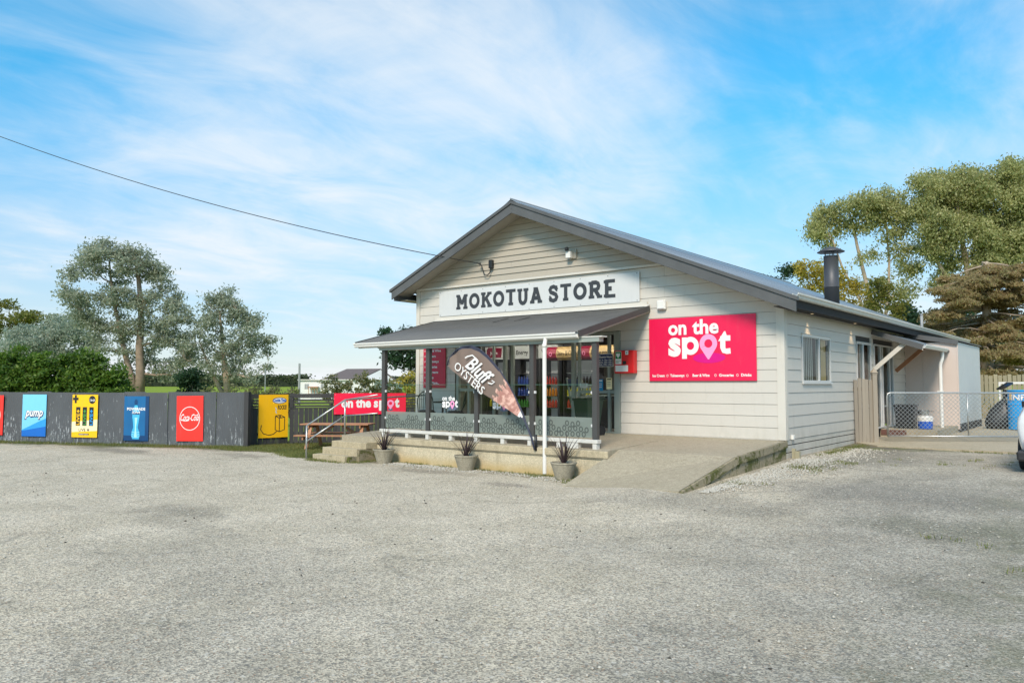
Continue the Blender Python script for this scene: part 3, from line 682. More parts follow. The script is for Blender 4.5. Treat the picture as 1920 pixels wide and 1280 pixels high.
# rear sliding door under the porch
mb = MB(); x = XS
for p in (22.38, 23.05, 23.25, 24.05, 24.46): mb.box(x - 0.05, p - 0.03, 0.66, x + 0.03, p + 0.03, 2.86)
mb.box(x - 0.05, 22.35, 2.861, x + 0.035, 24.49, 2.9); mb.box(x - 0.05, 22.35, 0.62, x + 0.035, 24.49, 0.659)
dr = mb.build('door', 'window_aluminium', shop, label='rear sliding glass door under the porch')
g = MB(); g.add([(x, 22.4, 0.66), (x, 24.4, 0.66), (x, 24.4, 2.86), (x, 22.4, 2.86)], [(0,1,2,3)]); g.build('pane', 'pane_glass', dr)
g = MB(); g.box(x - 0.5, 22.2, 0.4, x - 0.45, 24.7, 3.1); g.build('room_wall', 'dark_interior', dr)
# main roof, corrugated
def corr_slope(name, p00, p01, along, n_along, wave, amp, mat, parent, length):
    """sheet whose ribs run p00->p01; the profile repeats along the unit vector 'along'"""
    p00, p01, al = Vector(p00), Vector(p01), Vector(along); nrm = (p01 - p00).cross(al).normalized()
    if nrm.z < 0: nrm = -nrm
    n = int(length / wave * 6); vs = []
    for i in range(n + 1):
        s_ = length * i / n; h = amp * math.sin(2 * math.pi * s_ / wave); vs += [p00 + al * s_ + nrm * h, p01 + al * s_ + nrm * h]
    b = MB(); b.add(vs, [(2*i, 2*i+1, 2*i+3, 2*i+2) for i in range(n)])
    o = b.build(name, mat, parent, smooth=True); so = o.modifiers.new('thick', 'SOLIDIFY'); so.thickness = 0.006; return o
YF, YE = 14.82, 35.1
rf = corr_slope('roof', (-4.93, YF, zr(-4.93)), (-11.88, YF, 6.35), (0, 1, 0), 0, 0.105, 0.010, 'roof_iron', shop, YE - YF)
rf2 = corr_slope('roof', (-16.27, YF, zr(-16.27)), (-11.88, YF, 6.35), (0, 1, 0), 0, 0.105, 0.010, 'roof_iron', shop, YE - YF)
mb = MB(); r_ = [(-12.10, zr(-12.10) + 0.03), (-11.93, 6.385), (-11.88, 6.41), (-11.83, 6.385), (-11.66, zr(-11.66) + 0.03)]
mb.prism([(a, YF - 0.02, b) for a, b in r_] + [(a, YF - 0.02, b - 0.014) for a, b in reversed(r_)], (0, YE - YF + 0.04, 0)); mb.build('ridge_cap', 'roof_iron', rf)
mb = MB(); mb.tube([(-11.88, YF - 0.03, 6.415), (-11.88, YE, 6.415)], 0.022, 8); mb.build('ridge_roll', 'roof_iron', rf, smooth=True)
def barge(xa, xb, name, dz0, dz1, y0, y1, mat, inset=0.0):
    b = MB(); pts = [(xa, zr(xa) + dz1), (xb, zr(xb) + dz1), (xb, zr(xb) + dz0), (xa, zr(xa) + dz0)]
    b.prism([(p, y0, q) for p, q in pts], (0, y1 - y0, 0)); return b.build(name, mat, shop, bevel=0.004)
barge(-11.879, -4.93, 'bargeboard', -0.285, -0.060, YF, YF + 0.035, 'charcoal_paint'); barge(-16.22, -11.881, 'bargeboard', -0.285, -0.060, YF, YF + 0.035, 'charcoal_paint')
barge(-11.879, -4.90, 'verge_flashing', -0.058, 0.022, YF - 0.03, YF + 0.09, 'charcoal_paint'); barge(-16.28, -11.881, 'verge_flashing', -0.058, 0.022, YF - 0.03, YF + 0.09, 'charcoal_paint')
barge(-11.879, -5.2, 'soffit', -0.20, -0.16, YF + 0.036, YW + 0.02, 'soffit_paint'); barge(-16.15, -11.881, 'soffit', -0.20, -0.16, YF + 0.036, YW + 0.02, 'soffit_paint')
shell('soffit', [(-16.12, YF + 0.25, 4.17, -15.835, YB, 4.19)], 'soffit_paint'); shell('fascia', [(-16.16, YF + 0.04, 4.16, -16.125, YB, 4.40)], 'charcoal_paint')
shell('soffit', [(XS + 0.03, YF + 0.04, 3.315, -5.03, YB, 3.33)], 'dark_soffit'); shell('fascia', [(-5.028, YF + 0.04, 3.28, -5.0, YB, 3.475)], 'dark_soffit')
def gutter(name, p0, p1, out, mat, parent, w=0.12, h=0.10):
    """open ogee-ish gutter between two points; out = outward unit vector"""
    p0, p1, o_ = Vector(p0), Vector(p1), Vector(out)
    prof = [(0, 0.0), (0, -h), (w*0.55, -h), (w*0.72, -h*0.8), (w*0.8, -h*0.35), (w, -h*0.2), (w, 0.01), (w-0.012, 0.01), (w-0.012, -h*0.15), (w*0.75, -h*0.3), (w*0.66, -h*0.75), (w*0.5, -h+0.01), (0.01, -h+0.01), (0.01, 0)]
    b = MB(); b.prism([p0 + o_ * a + Vector((0, 0, c)) for a, c in prof], p1 - p0); return b.build(name, mat, parent)
gutter('gutter', (-4.998, YF + 0.01, 3.545), (-4.998, YE, 3.545), (1, 0, 0), 'dirty_white', shop)
# flue
fl = MB(); fl.lathe((-6.68, 23.2, 0), [(0.205, 4.1), (0.205, 4.62), (0.209, 4.622), (0.209, 4.64), (0.203, 4.642), (0.203, 5.50), (0.208, 5.505), (0.208, 5.53), (0.19, 5.54)], 32)
fl = fl.build('flue', 'flue_metal', shop, smooth=False)
for p in fl.data.polygons: p.use_smooth = len(p.vertices) == 4
cw = MB(); cw.lathe((-6.68, 23.2, 0), [(0.375, 5.645), (0.38, 5.655), (0.20, 5.755), (0.07, 5.80), (0.0, 5.805)], 32); cw = cw.build('cowl', 'flue_metal', fl, smooth=True)
for a in range(5):
    an = R(72 * a + 20); b = MB(); b.box(-6.68 + 0.19*math.cos(an) - 0.008, 23.2 + 0.19*math.sin(an) - 0.008, 5.50, -6.68 + 0.19*math.cos(an) + 0.008, 23.2 + 0.19*math.sin(an) + 0.008, 5.70); b.build('cowl_bracket', 'flue_metal', fl)
mb = MB(); mb.tube([(-5.75, 30.6, 3.5), (-5.75, 30.6, 4.28)], 0.045, 10); mb.tube([(-5.75, 30.6, 4.281), (-5.75, 30.6, 4.34)], [0.06, 0.02], 10); mb.build('vent_pipe', 'pipe_grey', shop, smooth=True)
# eave downlights (lit)
for yy in (16.89, 20.21):
    mb = MB(); mb.lathe((XS + 0.12, yy, 3.3135), [(0.03, 0.0), (0.03, 0.02)], 16)
    dl = mb.build('downlight', 'warm_lamp', shop)
    ld = bpy.data.lights.new('downlight_lamp', 'SPOT'); lo = bpy.data.objects.new('downlight_lamp', ld); sc.collection.objects.link(lo)
    ld.energy = 14; ld.color = (1, 0.72, 0.4); ld.spot_size = R(75); ld.spot_blend = 0.6; ld.shadow_soft_size = 0.03; link(lo, Vector((XS + 0.11, yy, 3.30)), shop)
    lo.rotation_euler = (0, R(-12), 0)

# ------------------------------------------------------------------ verandah
VY0, VY1 = 12.62, 15.40; VZ0, VZ1 = 2.845, 3.55
vz = lambda y: VZ0 + (y - VY0) * (VZ1 - VZ0) / (VY1 - VY0)
vr = corr_slope('verandah_roof', (-15.0, VY0 - 0.07, vz(VY0 - 0.07)), (-15.0, VY1, VZ1), (1, 0, 0), 0, 0.085, 0.010, 'verandah_roof_iron', shop, 6.62)
mb = MB(); mb.hexa([(-15.02, 15.28, 3.545), (-8.37, 15.28, 3.545), (-8.37, 15.41, 3.572), (-15.02, 15.41, 3.572)], [(-15.02, 15.28, 3.552), (-8.37, 15.28, 3.552), (-8.37, 15.41, 3.60), (-15.02, 15.41, 3.60)]); mb.build('apron_flashing', 'dirty_white', vr)
for xa, ya in ((-12.15, 14.45), (-11.45, 14.42)):
    mb = MB(); mb.beam((xa, ya, vz(ya) + 0.022), (xa + 0.06, ya + 0.5, vz(ya + 0.5) + 0.022), 0.05, 0.008); mb.build('roof_strip', 'post_paint', vr)
for xx in (-15.03, -8.375):
    mb = MB(); mb.beam((xx, VY0 - 0.06, vz(VY0) - 0.045), (xx, VY1, VZ1 - 0.04), 0.035, 0.12); mb.build('verandah_bargeboard', 'post_paint', shop)
gutter('verandah_gutter', (-15.04, VY0 - 0.02, 2.815), (-8.42, VY0 - 0.02, 2.815), (0, -1, 0), 'white_paint', shop, 0.115, 0.095)
mb = MB(); mb.box(-14.98, VY0 - 0.015, 2.70, -8.42, VY0 + 0.01, 2.83); mb.build('verandah_fascia', 'dirty_white', shop)
mb = MB(); mb.box(-14.28, 12.66, 2.635, -7.98, 12.82, 2.72); mb.build('verandah_beam', 'aluminium_frame', shop)
mb = MB(); mb.box(-14.3, 12.645, 2.722, -7.9, 12.83, 2.745); mb.build('verandah_beam_cap', 'dirty_white', shop)
for xx in (-14.17, -12.66, -11.17, -9.65, -8.12):
    mb = MB(); mb.box(xx - 0.055, 12.70, 0.745, xx + 0.055, 12.80, 2.634); mb.build('verandah_post', 'post_paint', shop, bevel=0.004)
n_ = 12
for k in range(n_):
    xx = -14.9 + k * (6.5 / (n_ - 1)); mb = MB(); mb.beam((xx, VY0 + 0.02, vz(VY0) - 0.075), (xx, VY1, VZ1 - 0.075), 0.045, 0.10); mb.build('verandah_rafter', 'soffit_paint', shop)
mb = MB(); mb.tube([(-9.18, 12.52, 0.03), (-9.18, 12.52, 0.08), (-9.18, 12.52, 2.50), (-9.18, 12.52, 2.58), (-9.18, 12.54, 2.66), (-9.18, 12.555, 2.70), (-9.18, 12.56, 2.75)], 0.042, 16, cap=False); mb.tube([(-9.18, 12.52, 2.55), (-9.18, 12.52, 2.62)], 0.048, 14)
mb.build('downpipe', 'white_paint', shop, smooth=True)

# ------------------------------------------------------------------ shopfront
mull = [-14.24, -13.86, -13.46, -12.99, -12.60, -12.36, -10.47, -10.31, -9.47, -9.25]
for i, xx in enumerate(mull):
    w = 0.09 if i in (0, 4, 5, 6, 9) else 0.055
    mb = MB(); mb.box(xx - w/2, YW - 0.01 + 0.02*(i % 2), 0.72, xx + w/2, YW + 0.075, 2.96); mb.build('shopfront_mullion', 'aluminium_frame', shop)
mb = MB(); mb.box(OX0, YW - 0.012, 2.962, OX1, YW + 0.08, 3.03); mb.box(OX0, YW - 0.02, 0.66, OX1, YW + 0.08, 0.719); mb.build('shopfront_frame', 'aluminium_frame', shop)
mb = MB(); mb.box(-9.30, YW - 0.05, 0.69, -9.145, YW - 0.013, 3.03); mb.build('shopfront_jamb', 'aluminium_frame', shop)
for a, b, z in ((-14.195, -12.645, 1.63), (-10.28, -9.30, 1.60)):
    mb = MB(); mb.box(a, YW + 0.012, z, b, YW + 0.07, z + 0.075); mb.build('midrail', 'aluminium_frame', shop)
for i in range(len(mull) - 1):
    g = MB(); a, b = mull[i] + 0.02, mull[i+1] - 0.02; y = YW + 0.05; g.add([(a, y, 0.72), (b, y, 0.72), (b, y, 2.96), (a, y, 2.96)], [(0,1,2,3)]); g.build('window_pane', 'pane_glass', shop)
# room behind the glass
shell('interior_floor', [(XL + 0.13, YW + 0.15, 0.60, XS - 0.15, 24, 0.66)], 'interior_floor')
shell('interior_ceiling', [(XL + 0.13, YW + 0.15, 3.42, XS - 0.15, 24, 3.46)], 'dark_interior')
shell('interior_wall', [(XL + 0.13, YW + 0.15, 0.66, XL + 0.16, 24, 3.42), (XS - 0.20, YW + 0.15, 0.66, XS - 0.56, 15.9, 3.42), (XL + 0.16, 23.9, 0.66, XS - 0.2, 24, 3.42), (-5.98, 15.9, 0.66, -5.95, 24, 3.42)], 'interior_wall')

# ------------------------------------------------------------------ rear porch + annex
porch_y0, porch_y1 = 22.15, 26.0
mb = MB(); mb.hexa([(-5.37, porch_y0, 3.24), (-4.16, porch_y0, 2.80), (-4.16, porch_y1, 2.80), (-5.37, porch_y1, 3.24)], [(-5.37, porch_y0, 3.27), (-4.16, porch_y0, 2.83), (-4.16, porch_y1, 2.83), (-5.37, porch_y1, 3.27)]); mb.build('porch_roof', 'roof_iron', shop)
mb = MB(); mb.beam((-5.37, porch_y0 - 0.015, 3.215), (-4.15, porch_y0 - 0.015, 2.775), 0.03, 0.13); mb.build('porch_fascia', 'charcoal_paint', shop)
mb = MB(); mb.beam((-5.37, porch_y0 + 0.02, 3.145), (-4.15, porch_y0 + 0.02, 2.705), 0.03, 0.025); mb.build('porch_trim', 'white_paint', shop)
gutter('porch_gutter', (-4.158, porch_y0 - 0.02, 2.83), (-4.158, 25.2, 2.83), (1, 0, 0), 'white_paint', shop, 0.10, 0.085)
mb = MB(); mb.beam((-5.37, porch_y0 + 0.10, 2.20), (-4.55, porch_y0 + 0.10, 2.93), 0.05, 0.11); mb.build('porch_brace', 'cream_trim', shop)
mb = MB(); mb.beam((-5.37, 24.75, 2.20), (-4.55, 24.75, 2.93), 0.05, 0.11); mb.build('porch_brace', 'wood_orange', shop)
mb = MB(); mb.tube([(-4.17, 24.85, 2.74), (-4.17, 24.85, 2.60), (-4.18, 24.84, 2.52), (-4.21, 24.81, 2.42), (-4.22, 24.8, 2.34), (-4.22, 24.8, 0.65), (-4.22, 24.8, 0.60)], 0.05, 12, cap=False); mb.build('downpipe', 'white_paint', shop, smooth=True)
mb = MB(); mb.box(-4.3, 24.72, 1.60, -4.14, 24.76, 1.63); mb.build('pipe_clip', 'white_paint', shop)
mb = MB(); mb.box(-5.40, 22.9, 0.30, -4.0, 26.0, 0.60); pf = mb.build('porch_landing', 'apron_concrete', shop); mb = MB(); mb.box(-5.38, 22.88, 0.44, -4.75, 22.898, 0.585); mb.build('tile_edge', 'red_tile_edge', shop)
annex = root('annex', (-4.7, 28, 0.4), 'boxy rear annex clad in pink and pale grey sheets beside the porch', 'annex')
for a, b in ((-5.38, -4.9), (-4.897, -4.42), (-4.417, -3.955)):
    mb = MB(); mb.box(a, 26.0, 0.50, b, 26.06, 3.06); mb.build('wall_panel', 'pink_clad', annex)
mb = MB(); mb.box(-3.99, 25.99, 0.66, -3.95, 26.05, 3.06); mb.build('corner_trim', 'pink_clad', annex)
yy = 26.06
for i in range(4):
    mb = MB(); mb.box(-4.0, yy, 0.66, -3.95, yy + 1.03, 3.06 + 0.0); mb.build('wall_panel', 'grey_clad', annex); yy += 1.035
for i in range(3):
    mb = MB(); mb.box(-3.99, 26.05, 0.42 + i*0.08, -3.945 + 0.004*i, 30.15, 0.487 + i*0.08); mb.build('base_board', 'black_boards', annex)
mb = MB(); mb.hexa([(-5.37, 25.95, 3.36), (-3.90, 25.95, 3.085), (-3.90, 30.25, 3.085), (-5.37, 30.25, 3.36)], [(-5.37, 25.95, 3.39), (-3.90, 25.95, 3.115), (-3.90, 30.25, 3.115), (-5.37, 30.25, 3.39)]); mb.build('roof', 'charcoal_paint', annex)
mb = MB(); mb.beam((-5.37, 25.925, 3.31), (-3.93, 25.925, 3.045), 0.03, 0.13); mb.build('fascia', 'charcoal_paint', annex)
mb = MB(); mb.box(-5.37, 30.14, 0.4, -3.96, 30.2, 3.05); mb.build('rear_wall', 'grey_clad', annex)
# ================================================================== SIGNS ON THE SHOP
# slab letters for the name board: strokes in a 1-high box
SLAB = {
 'M': (1.05, [[(.20,.06),(.20,.94)], [(.85,.06),(.85,.94)], [(.22,.94),(.525,.34)], [(.83,.94),(.525,.34)]], [(0,.40,0),(.65,1.05,0),(0,.30,1),(.75,1.05,1)]),
 'K': (.92, [[(.20,.06),(.20,.94)], [(.76,.93),(.26,.46)], [(.44,.60),(.78,.06)]], [(0,.40,0),(.56,.94,0),(0,.40,1),(.54,.92,1)]),
 'T': (.84, [[(.42,.06),(.42,.94)], [(.02,.935),(.82,.935)]], [(.22,.62,0)]),
 'U': (.90, [[(.20,.96),(.20,.34),(.24,.20),(.34,.09),(.45,.06),(.56,.09),(.66,.20),(.70,.34),(.70,.96)]], [(0,.40,1),(.50,.90,1)]),
 'A': (.96, [[(.17,.06),(.46,.97)], [(.79,.06),(.50,.97)], [(.28,.33),(.70,.33)]], [(0,.36,0),(.60,.96,0),(.28,.56,1)]),
 'R': (.92, [[(.20,.06),(.20,.94)], [(.20,.93),(.52,.93),(.66,.86),(.70,.72),(.66,.58),(.52,.50),(.20,.50)], [(.46,.50),(.74,.06)]], [(0,.40,0),(.58,.94,0),(0,.3,1)]),
 'E': (.82, [[(.20,.06),(.20,.94)], [(.10,.935),(.76,.935)], [(.10,.065),(.78,.065)], [(.20,.50),(.54,.50)]], [(0,.40,0),(0,.40,1)]),
 'S': (.74, [[(.62,.72),(.56,.86),(.38,.93),(.20,.88),(.12,.74),(.18,.60),(.38,.52),(.56,.43),(.63,.28),(.56,.13),(.38,.06),(.20,.11),(.12,.26)]], []),
 'O': (.96, [], [])}
def slab(mb, F, word, u0, v0, w, hgt, h):
    tot = 0
    for c in word: tot += (0.45 if c == ' ' else SLAB[c][0] + 0.13)
    k = w / (tot - 0.13); x = 0; e = 0
    for c in word:
        if c == ' ': x += 0.45; continue
        wd, st, sf = SLAB[c]
        if c == 'O':
            ring(mb, F, u0 + (x + wd/2)*k, v0 + hgt/2, wd/2*k, hgt/2*1.03, 0.25*k, h, 28)
        for s_ in st:
            ribbon(mb, F, [(u0 + (x + a)*k, v0 + b*hgt) for a, b in s_], (0.25 if len(s_) > 2 or abs(s_[0][0]-s_[1][0]) < .5 else 0.20)*k*(1.0), h + e); e += 0.0002
        for a, b, up in sf:
            y0, y1 = (0, 0.17) if not up else (0.83, 1.0); poly(mb, F, [(u0+(x+a)*k, v0+y0*hgt), (u0+(x+b)*k, v0+y0*hgt), (u0+(x+b)*k, v0+y1*hgt), (u0+(x+a)*k, v0+y1*hgt)], h + e); e += 0.0002
        if c == 'S':
            for q in ([(.56,.62),(.68,.62),(.68,.98),(.56,.98)], [(.06,.02),(.18,.02),(.18,.38),(.06,.38)]):
                poly(mb, F, [(u0+(x+a)*k, v0+b*hgt) for a, b in q], h + e); e += 0.0002
        x += wd + 0.13
def sign(name, F, w, hgt, th, mat, label, cat='sign', group=None, bevel=0.0):
    rt = root(name, F.p(w/2, 0, 0), label, cat, group)
    b = MB(); b.prism([F.p(0, 0), F.p(w, 0), F.p(w, hgt), F.p(0, hgt)], F.n * -th); b.build('panel', mat, rt, bevel=bevel); return rt
F = Face((-14.88, YW - 0.062, 3.68), (1, 0, 0), (0, 0, 1))
ns = sign('name_board', F, 6.27, 0.68, 0.02, 'print_grey', 'long pale name board under the gable reading MOKOTUA STORE')
mb = MB(); slab(mb, F, 'MOKOTUA', 0.64, 0.155, 2.90, 0.40, H0); mb.build('word', 'letter_dark', ns); mb = MB(); slab(mb, F, 'STORE', 3.73, 0.155, 1.93, 0.40, H0); mb.build('word', 'letter_dark', ns)
mb = MB()
for i in range(9):
    for v in (0.03, 0.65): disc(mb, F, 0.05 + i*0.77, v, 0.012, 0.012, 0.002, 8)
mb.build('screw_heads', 'post_paint', ns)
def pin(mbp, F, cu, cv, r, h, hole=None):
    pts = [(cu + r*math.cos(R(a)), cv + r*math.sin(R(a))) for a in range(-32, 213, 10)]
    n = len(pts); inner = [(cu + r*0.45*math.cos(R(a)), cv + r*0.45*math.sin(R(a))) for a in range(-32, 213, 10)]
    vs = [F.p(*p, h) for p in pts] + [F.p(*p, h) for p in inner]; fs = [(i, i+1, n+i+1, n+i) for i in range(n-1)]
    mbp.add(vs, fs)
    # lower cone of the pin with the rest of the hole's rim
    low = [(cu + r*0.45*math.cos(R(a)), cv + r*0.45*math.sin(R(a))) for a in range(212, 330, 9)]
    for i in range(len(low) - 1):
        a0, a1 = low[i], low[i+1]; f0, f1 = i/(len(low)-1), (i+1)/(len(low)-1)
        L, T_, R_ = pts[-1], (cu, cv - r*1.78), pts[0]
        def edge(f): return (L[0]+(T_[0]-L[0])*f*2, L[1]+(T_[1]-L[1])*f*2) if f < .5 else (T_[0]+(R_[0]-T_[0])*(f*2-1), T_[1]+(R_[1]-T_[1])*(f*2-1))
        mbp.add([F.p(*a0, h), F.p(*edge(f0), h), F.p(*edge(f1), h), F.p(*a1, h)], [(0, 1, 2, 3)])
def on_the_spot(rt, F, u, v, s, two_line=True, shadow='pin_shadow', white='print_white', h=H0):
    """the shop chain's words: u, v = left end and baseline of the lower word, s = its width"""
    b = MB()
    if two_line:
        text(b, F, 'on', u, v + .3125*s, .305*s, .150*s, h, bold=.032); text(b, F, 'the', u + .40*s, v + .3125*s, .42*s, .215*s, h, bold=.032)
        text(b, F, 's', u, v, .208*s, .265*s, h, bold=.045)
        ring(b, F, u + .368*s, v + .132*s, .135*s, .137*s, .076*s, h, 28); poly(b, F, [(u+.228*s, v-.062*s), (u+.308*s, v-.062*s), (u+.308*s, v+.262*s), (u+.228*s, v+.262*s)], h + .0008)
        ribbon(b, F, [(u+.882*s, v+.26*s), (u+.882*s, v+.09*s), (u+.90*s, v+.045*s), (u+.945*s, v+.035*s), (u+1.0*s, v+.040*s)], .080*s, h)
        poly(b, F, [(u+.81*s, v+.188*s), (u+1.0*s, v+.188*s), (u+1.0*s, v+.268*s), (u+.945*s, v+.268*s), (u+.925*s, v+.33*s), (u+.905*s, v+.33*s)], h + .0012)
    else:
        text(b, F, 'on the s', u, v, .63*s, .155*s, h, bold=.045); text(b, F, 'p', u + .645*s, v, .115*s, .115*s, h, bold=.055)
        text(b, F, 't', u + .92*s, v, .08*s, .155*s, h, bold=.055)
    b.build('lettering', white, rt)
    b = MB(); q = MB()
    if two_line: disc(q, F, u + .663*s, v - .056*s, .256*s, .077*s, h - .0012); pin(b, F, u + .656*s, v + .158*s, .140*s, h + .002)
    else: disc(q, F, u + .845*s, v - .045*s, .045*s, .02*s, h - .0012); pin(b, F, u + .845*s, v + .062*s, .062*s, h + .002)
    q.build('pin_ground', shadow, rt); b.build('map_pin', 'pin_pink', rt)
F = Face((-8.38, YW - 0.055, 1.885), (1, 0, 0), (0, 0, 1))
osg = sign('shop_sign', F, 2.445, 1.375, 0.02, 'sign_magenta', 'large magenta wall sign reading on the spot, right of the door')
on_the_spot(osg, F, 0.476, 0.565, 1.424)
mb = MB()
for s_, u, w in (('Ice Cream', 0.08, 0.30), ('Takeaways', 0.51, 0.34), ('Beer & Wine', 1.04, 0.39), ('Groceries', 1.64, 0.32), ('Drinks', 2.12, 0.22)): text(mb, F, s_, u, 0.09, w, 0.058, bold=0.035)
for u in (0.445, 0.92, 1.56, 2.04): ring(mb, F, u, 0.115, 0.024, 0.028, 0.008, H0, 14)
mb.build('small_lettering', 'print_white', osg)
F = Face((-15.50, YW - 0.05, 1.715), (1, 0, 0), (0, 0, 1))
rp = sign('services_panel', F, 0.85, 1.12, 0.015, 'panel_crimson', 'tall crimson panel at left end of verandah listing what is sold')
mb = MB()
for i, (s_, w) in enumerate((('Beer & Wine', .56), ('Burgers', .36), ('Takeaways', .48), ('Groceries', .42), ('Ice Creams', .46), ('Drinks', .28), ('And More...', .50))):
    text(mb, F, s_, 0.12, 0.995 - i*0.148, w, 0.068, bold=0.03); ring(mb, F, 0.065, 1.025 - i*0.148, 0.022, 0.026, 0.008, H0, 12)
mb.build('lettering', 'print_white', rp)
# defibrillator box
ab = root('defibrillator_cabinet', (-8.95, YW, 2.06), 'bright red defibrillator cabinet on the wall beside the shop door', 'cabinet')
mb = MB(); mb.box(-9.20, 15.24, 2.06, -8.70, YW - 0.03, 2.58); mb.build('box', 'red_gloss', ab, bevel=0.012)
F = Face((-9.20, 15.24, 2.06), (1, 0, 0), (0, 0, 1))
mb = MB(); poly(mb, F, [(.03,.21),(.19,.21),(.19,.50),(.03,.50)], .003); poly(mb, F, [(.03,.04),(.36,.04),(.36,.18),(.03,.18)], .003); poly(mb, F, [(.29,.42),(.37,.42),(.37,.51),(.29,.51)], .003); mb.build('labels', 'print_white', ab)
mb = MB(); poly(mb, F, [(.035,.33),(.185,.33),(.185,.49),(.035,.49)], .005); disc(mb, F, .33, .465, .016, .016, .005, 12); mb.build('green_panel', 'print_green', ab)
mb = MB(); poly(mb, F, [(.055 + .052 + .05*math.sin(a)**3, .41 + .0042*(13*math.cos(a) - 5*math.cos(2*a) - 2*math.cos(3*a) - math.cos(4*a))) for a in [2*math.pi*k/24 for k in range(24)]], .007); mb.build('heart', 'print_white', ab)
mb = MB(); poly(mb, F, [(.22,.20),(.31,.20),(.31,.28),(.22,.28)], .004); mb.build('window', 'print_black', ab)
mb = MB(); text(mb, F, 'DEFIBRILLATOR', .04, .27, .14, .02, .005, bold=.02); text(mb, F, 'AED', .04, .235, .08, .025, .005, bold=.02); mb.build('lettering', 'print_green', ab)
# opening hours
F = Face((-9.74, YW - 0.035, 2.22), (1, 0, 0), (0, 0, 1))
oh = sign('opening_hours_sign', F, 0.41, 0.30, 0.01, 'print_white', 'small navy opening hours sign on the door glass')
mb = MB(); poly(mb, F, [(.012,.012),(.398,.012),(.398,.288),(.012,.288)], .002); mb.build('print', 'print_navy', oh)
mb = MB(); text(mb, F, 'Opening Hours', .03, .205, .35, .055, .004, bold=.02)
for i, s_ in enumerate(('Mon - Fri   7.00am - 6.00pm', 'Saturday   8.00am - 6.00pm', 'Sunday   8.00am - 6.00pm')): text(mb, F, s_, .03, .14 - i*.05, .35, .032, .004, bold=.03)
mb.build('lettering', 'print_white', oh)
for (u, w, z0, z1, mt, lb, cat_) in ((-9.77, .16, 1.66, 1.93, 'print_cyan', 'blue poster stuck low on the door glass', 'poster'), (-9.52, .15, 1.70, 1.96, 'print_pale_yellow', 'pale typed notice taped to the door glass', 'notice'), (-10.26, .22, 1.73, 1.84, 'print_white', 'small white sticker on the door glass above the bin', 'sticker')):
    F = Face((u, YW - 0.03, z0), (1, 0, 0), (0, 0, 1)); b = MB(); b.prism([F.p(0,0), F.p(w,0), F.p(w,z1-z0), F.p(0,z1-z0)], (0, 0.004, 0)); o = b.build(cat_, mt); tag(o, lb, cat_)
    q = MB(); ht = z1 - z0; poly(q, F, [(w*.12, ht*.82), (w*.88, ht*.82), (w*.88, ht*.92), (w*.12, ht*.92)], .002)
    for j in range(3): poly(q, F, [(w*.12, ht*(.62-.16*j)), (w*.8, ht*(.62-.16*j)), (w*.8, ht*(.66-.16*j)), (w*.12, ht*(.66-.16*j))], .002)
    q.build('print', 'print_white' if mt == 'print_cyan' else 'print_black', o)
# siren, security light, meter box, overhead cable
sr = root('alarm_siren', (-8.05, YW, 3.46), 'white alarm siren box high on the wall above the magenta sign', 'siren')
mb = MB(); mb.box(-8.16, YW - 0.11, 3.46, -7.95, YW - 0.03, 3.67); mb.build('case', 'white_paint', sr, bevel=0.02); mb = MB(); mb.box(-8.12, YW - 0.12, 3.48, -7.99, YW - 0.111, 3.5); mb.build('grille', 'print_grey', sr)
cm = root('security_light', (-10.42, YW, 4.85), 'small white security light on the right of the gable', 'light')
mb = MB(); mb.box(-10.50, YW - 0.10, 4.84, -10.30, YW - 0.056, 5.05); mb.build('back_plate', 'soffit_paint', cm); mb = MB(); mb.box(-10.53, YW - 0.22, 4.84, -10.39, YW - 0.101, 5.00); mb.build('case', 'white_paint', cm, bevel=0.01)
mb = MB(); mb.lathe((-10.47, YW - 0.25, 5.01), [(0.03, 0), (0.05, 0.02), (0.05, 0.07), (0.03, 0.09)], 12); mb.build('lens', 'black_plastic', cm)
mx_ = root('meter_fuse_box', (-12.96, YW, 4.83), 'black service fuse box on the gable where the cable lands', 'fuse box')
mb = MB(); mb.box(-13.02, YW - 0.16, 4.84, -12.91, YW - 0.056, 5.06); mb.build('case', 'black_plastic', mx_, bevel=0.01)
mb = MB(); mb.tube([(-12.97, YW - 0.11, 4.84), (-13.0, YW - 0.12, 4.72), (-13.08, YW - 0.14, 4.66), (-13.16, YW - 0.16, 4.69), (-13.19, YW - 0.18, 4.82), (-13.22, YW - 0.2, 4.94), (-13.30, YW - 0.22, 4.98)], 0.014, 6); mb.build('loop_cable', 'black_rubber', mx_, smooth=True)
mb = MB(); mb.lathe((-13.30, YW - 0.17, 4.96), [(0.03, -0.0), (0.022, 0.03), (0.03, 0.05)], 10); mb.build('insulator', 'black_plastic', mx_)
A_, B_ = Vector((-13.30, YW - 0.22, 4.99)), at(-260, 150, 26.0)
mb = MB(); mb.tube([A_.lerp(B_, i/40) - Vector((0, 0, 0.62 * 4 * (i/40) * (1 - i/40))) for i in range(41)], 0.011, 6)
tag(mb.build('overhead_cable', 'black_rubber', smooth=True), 'thin black overhead cable running from the gable out to the left', 'cable')
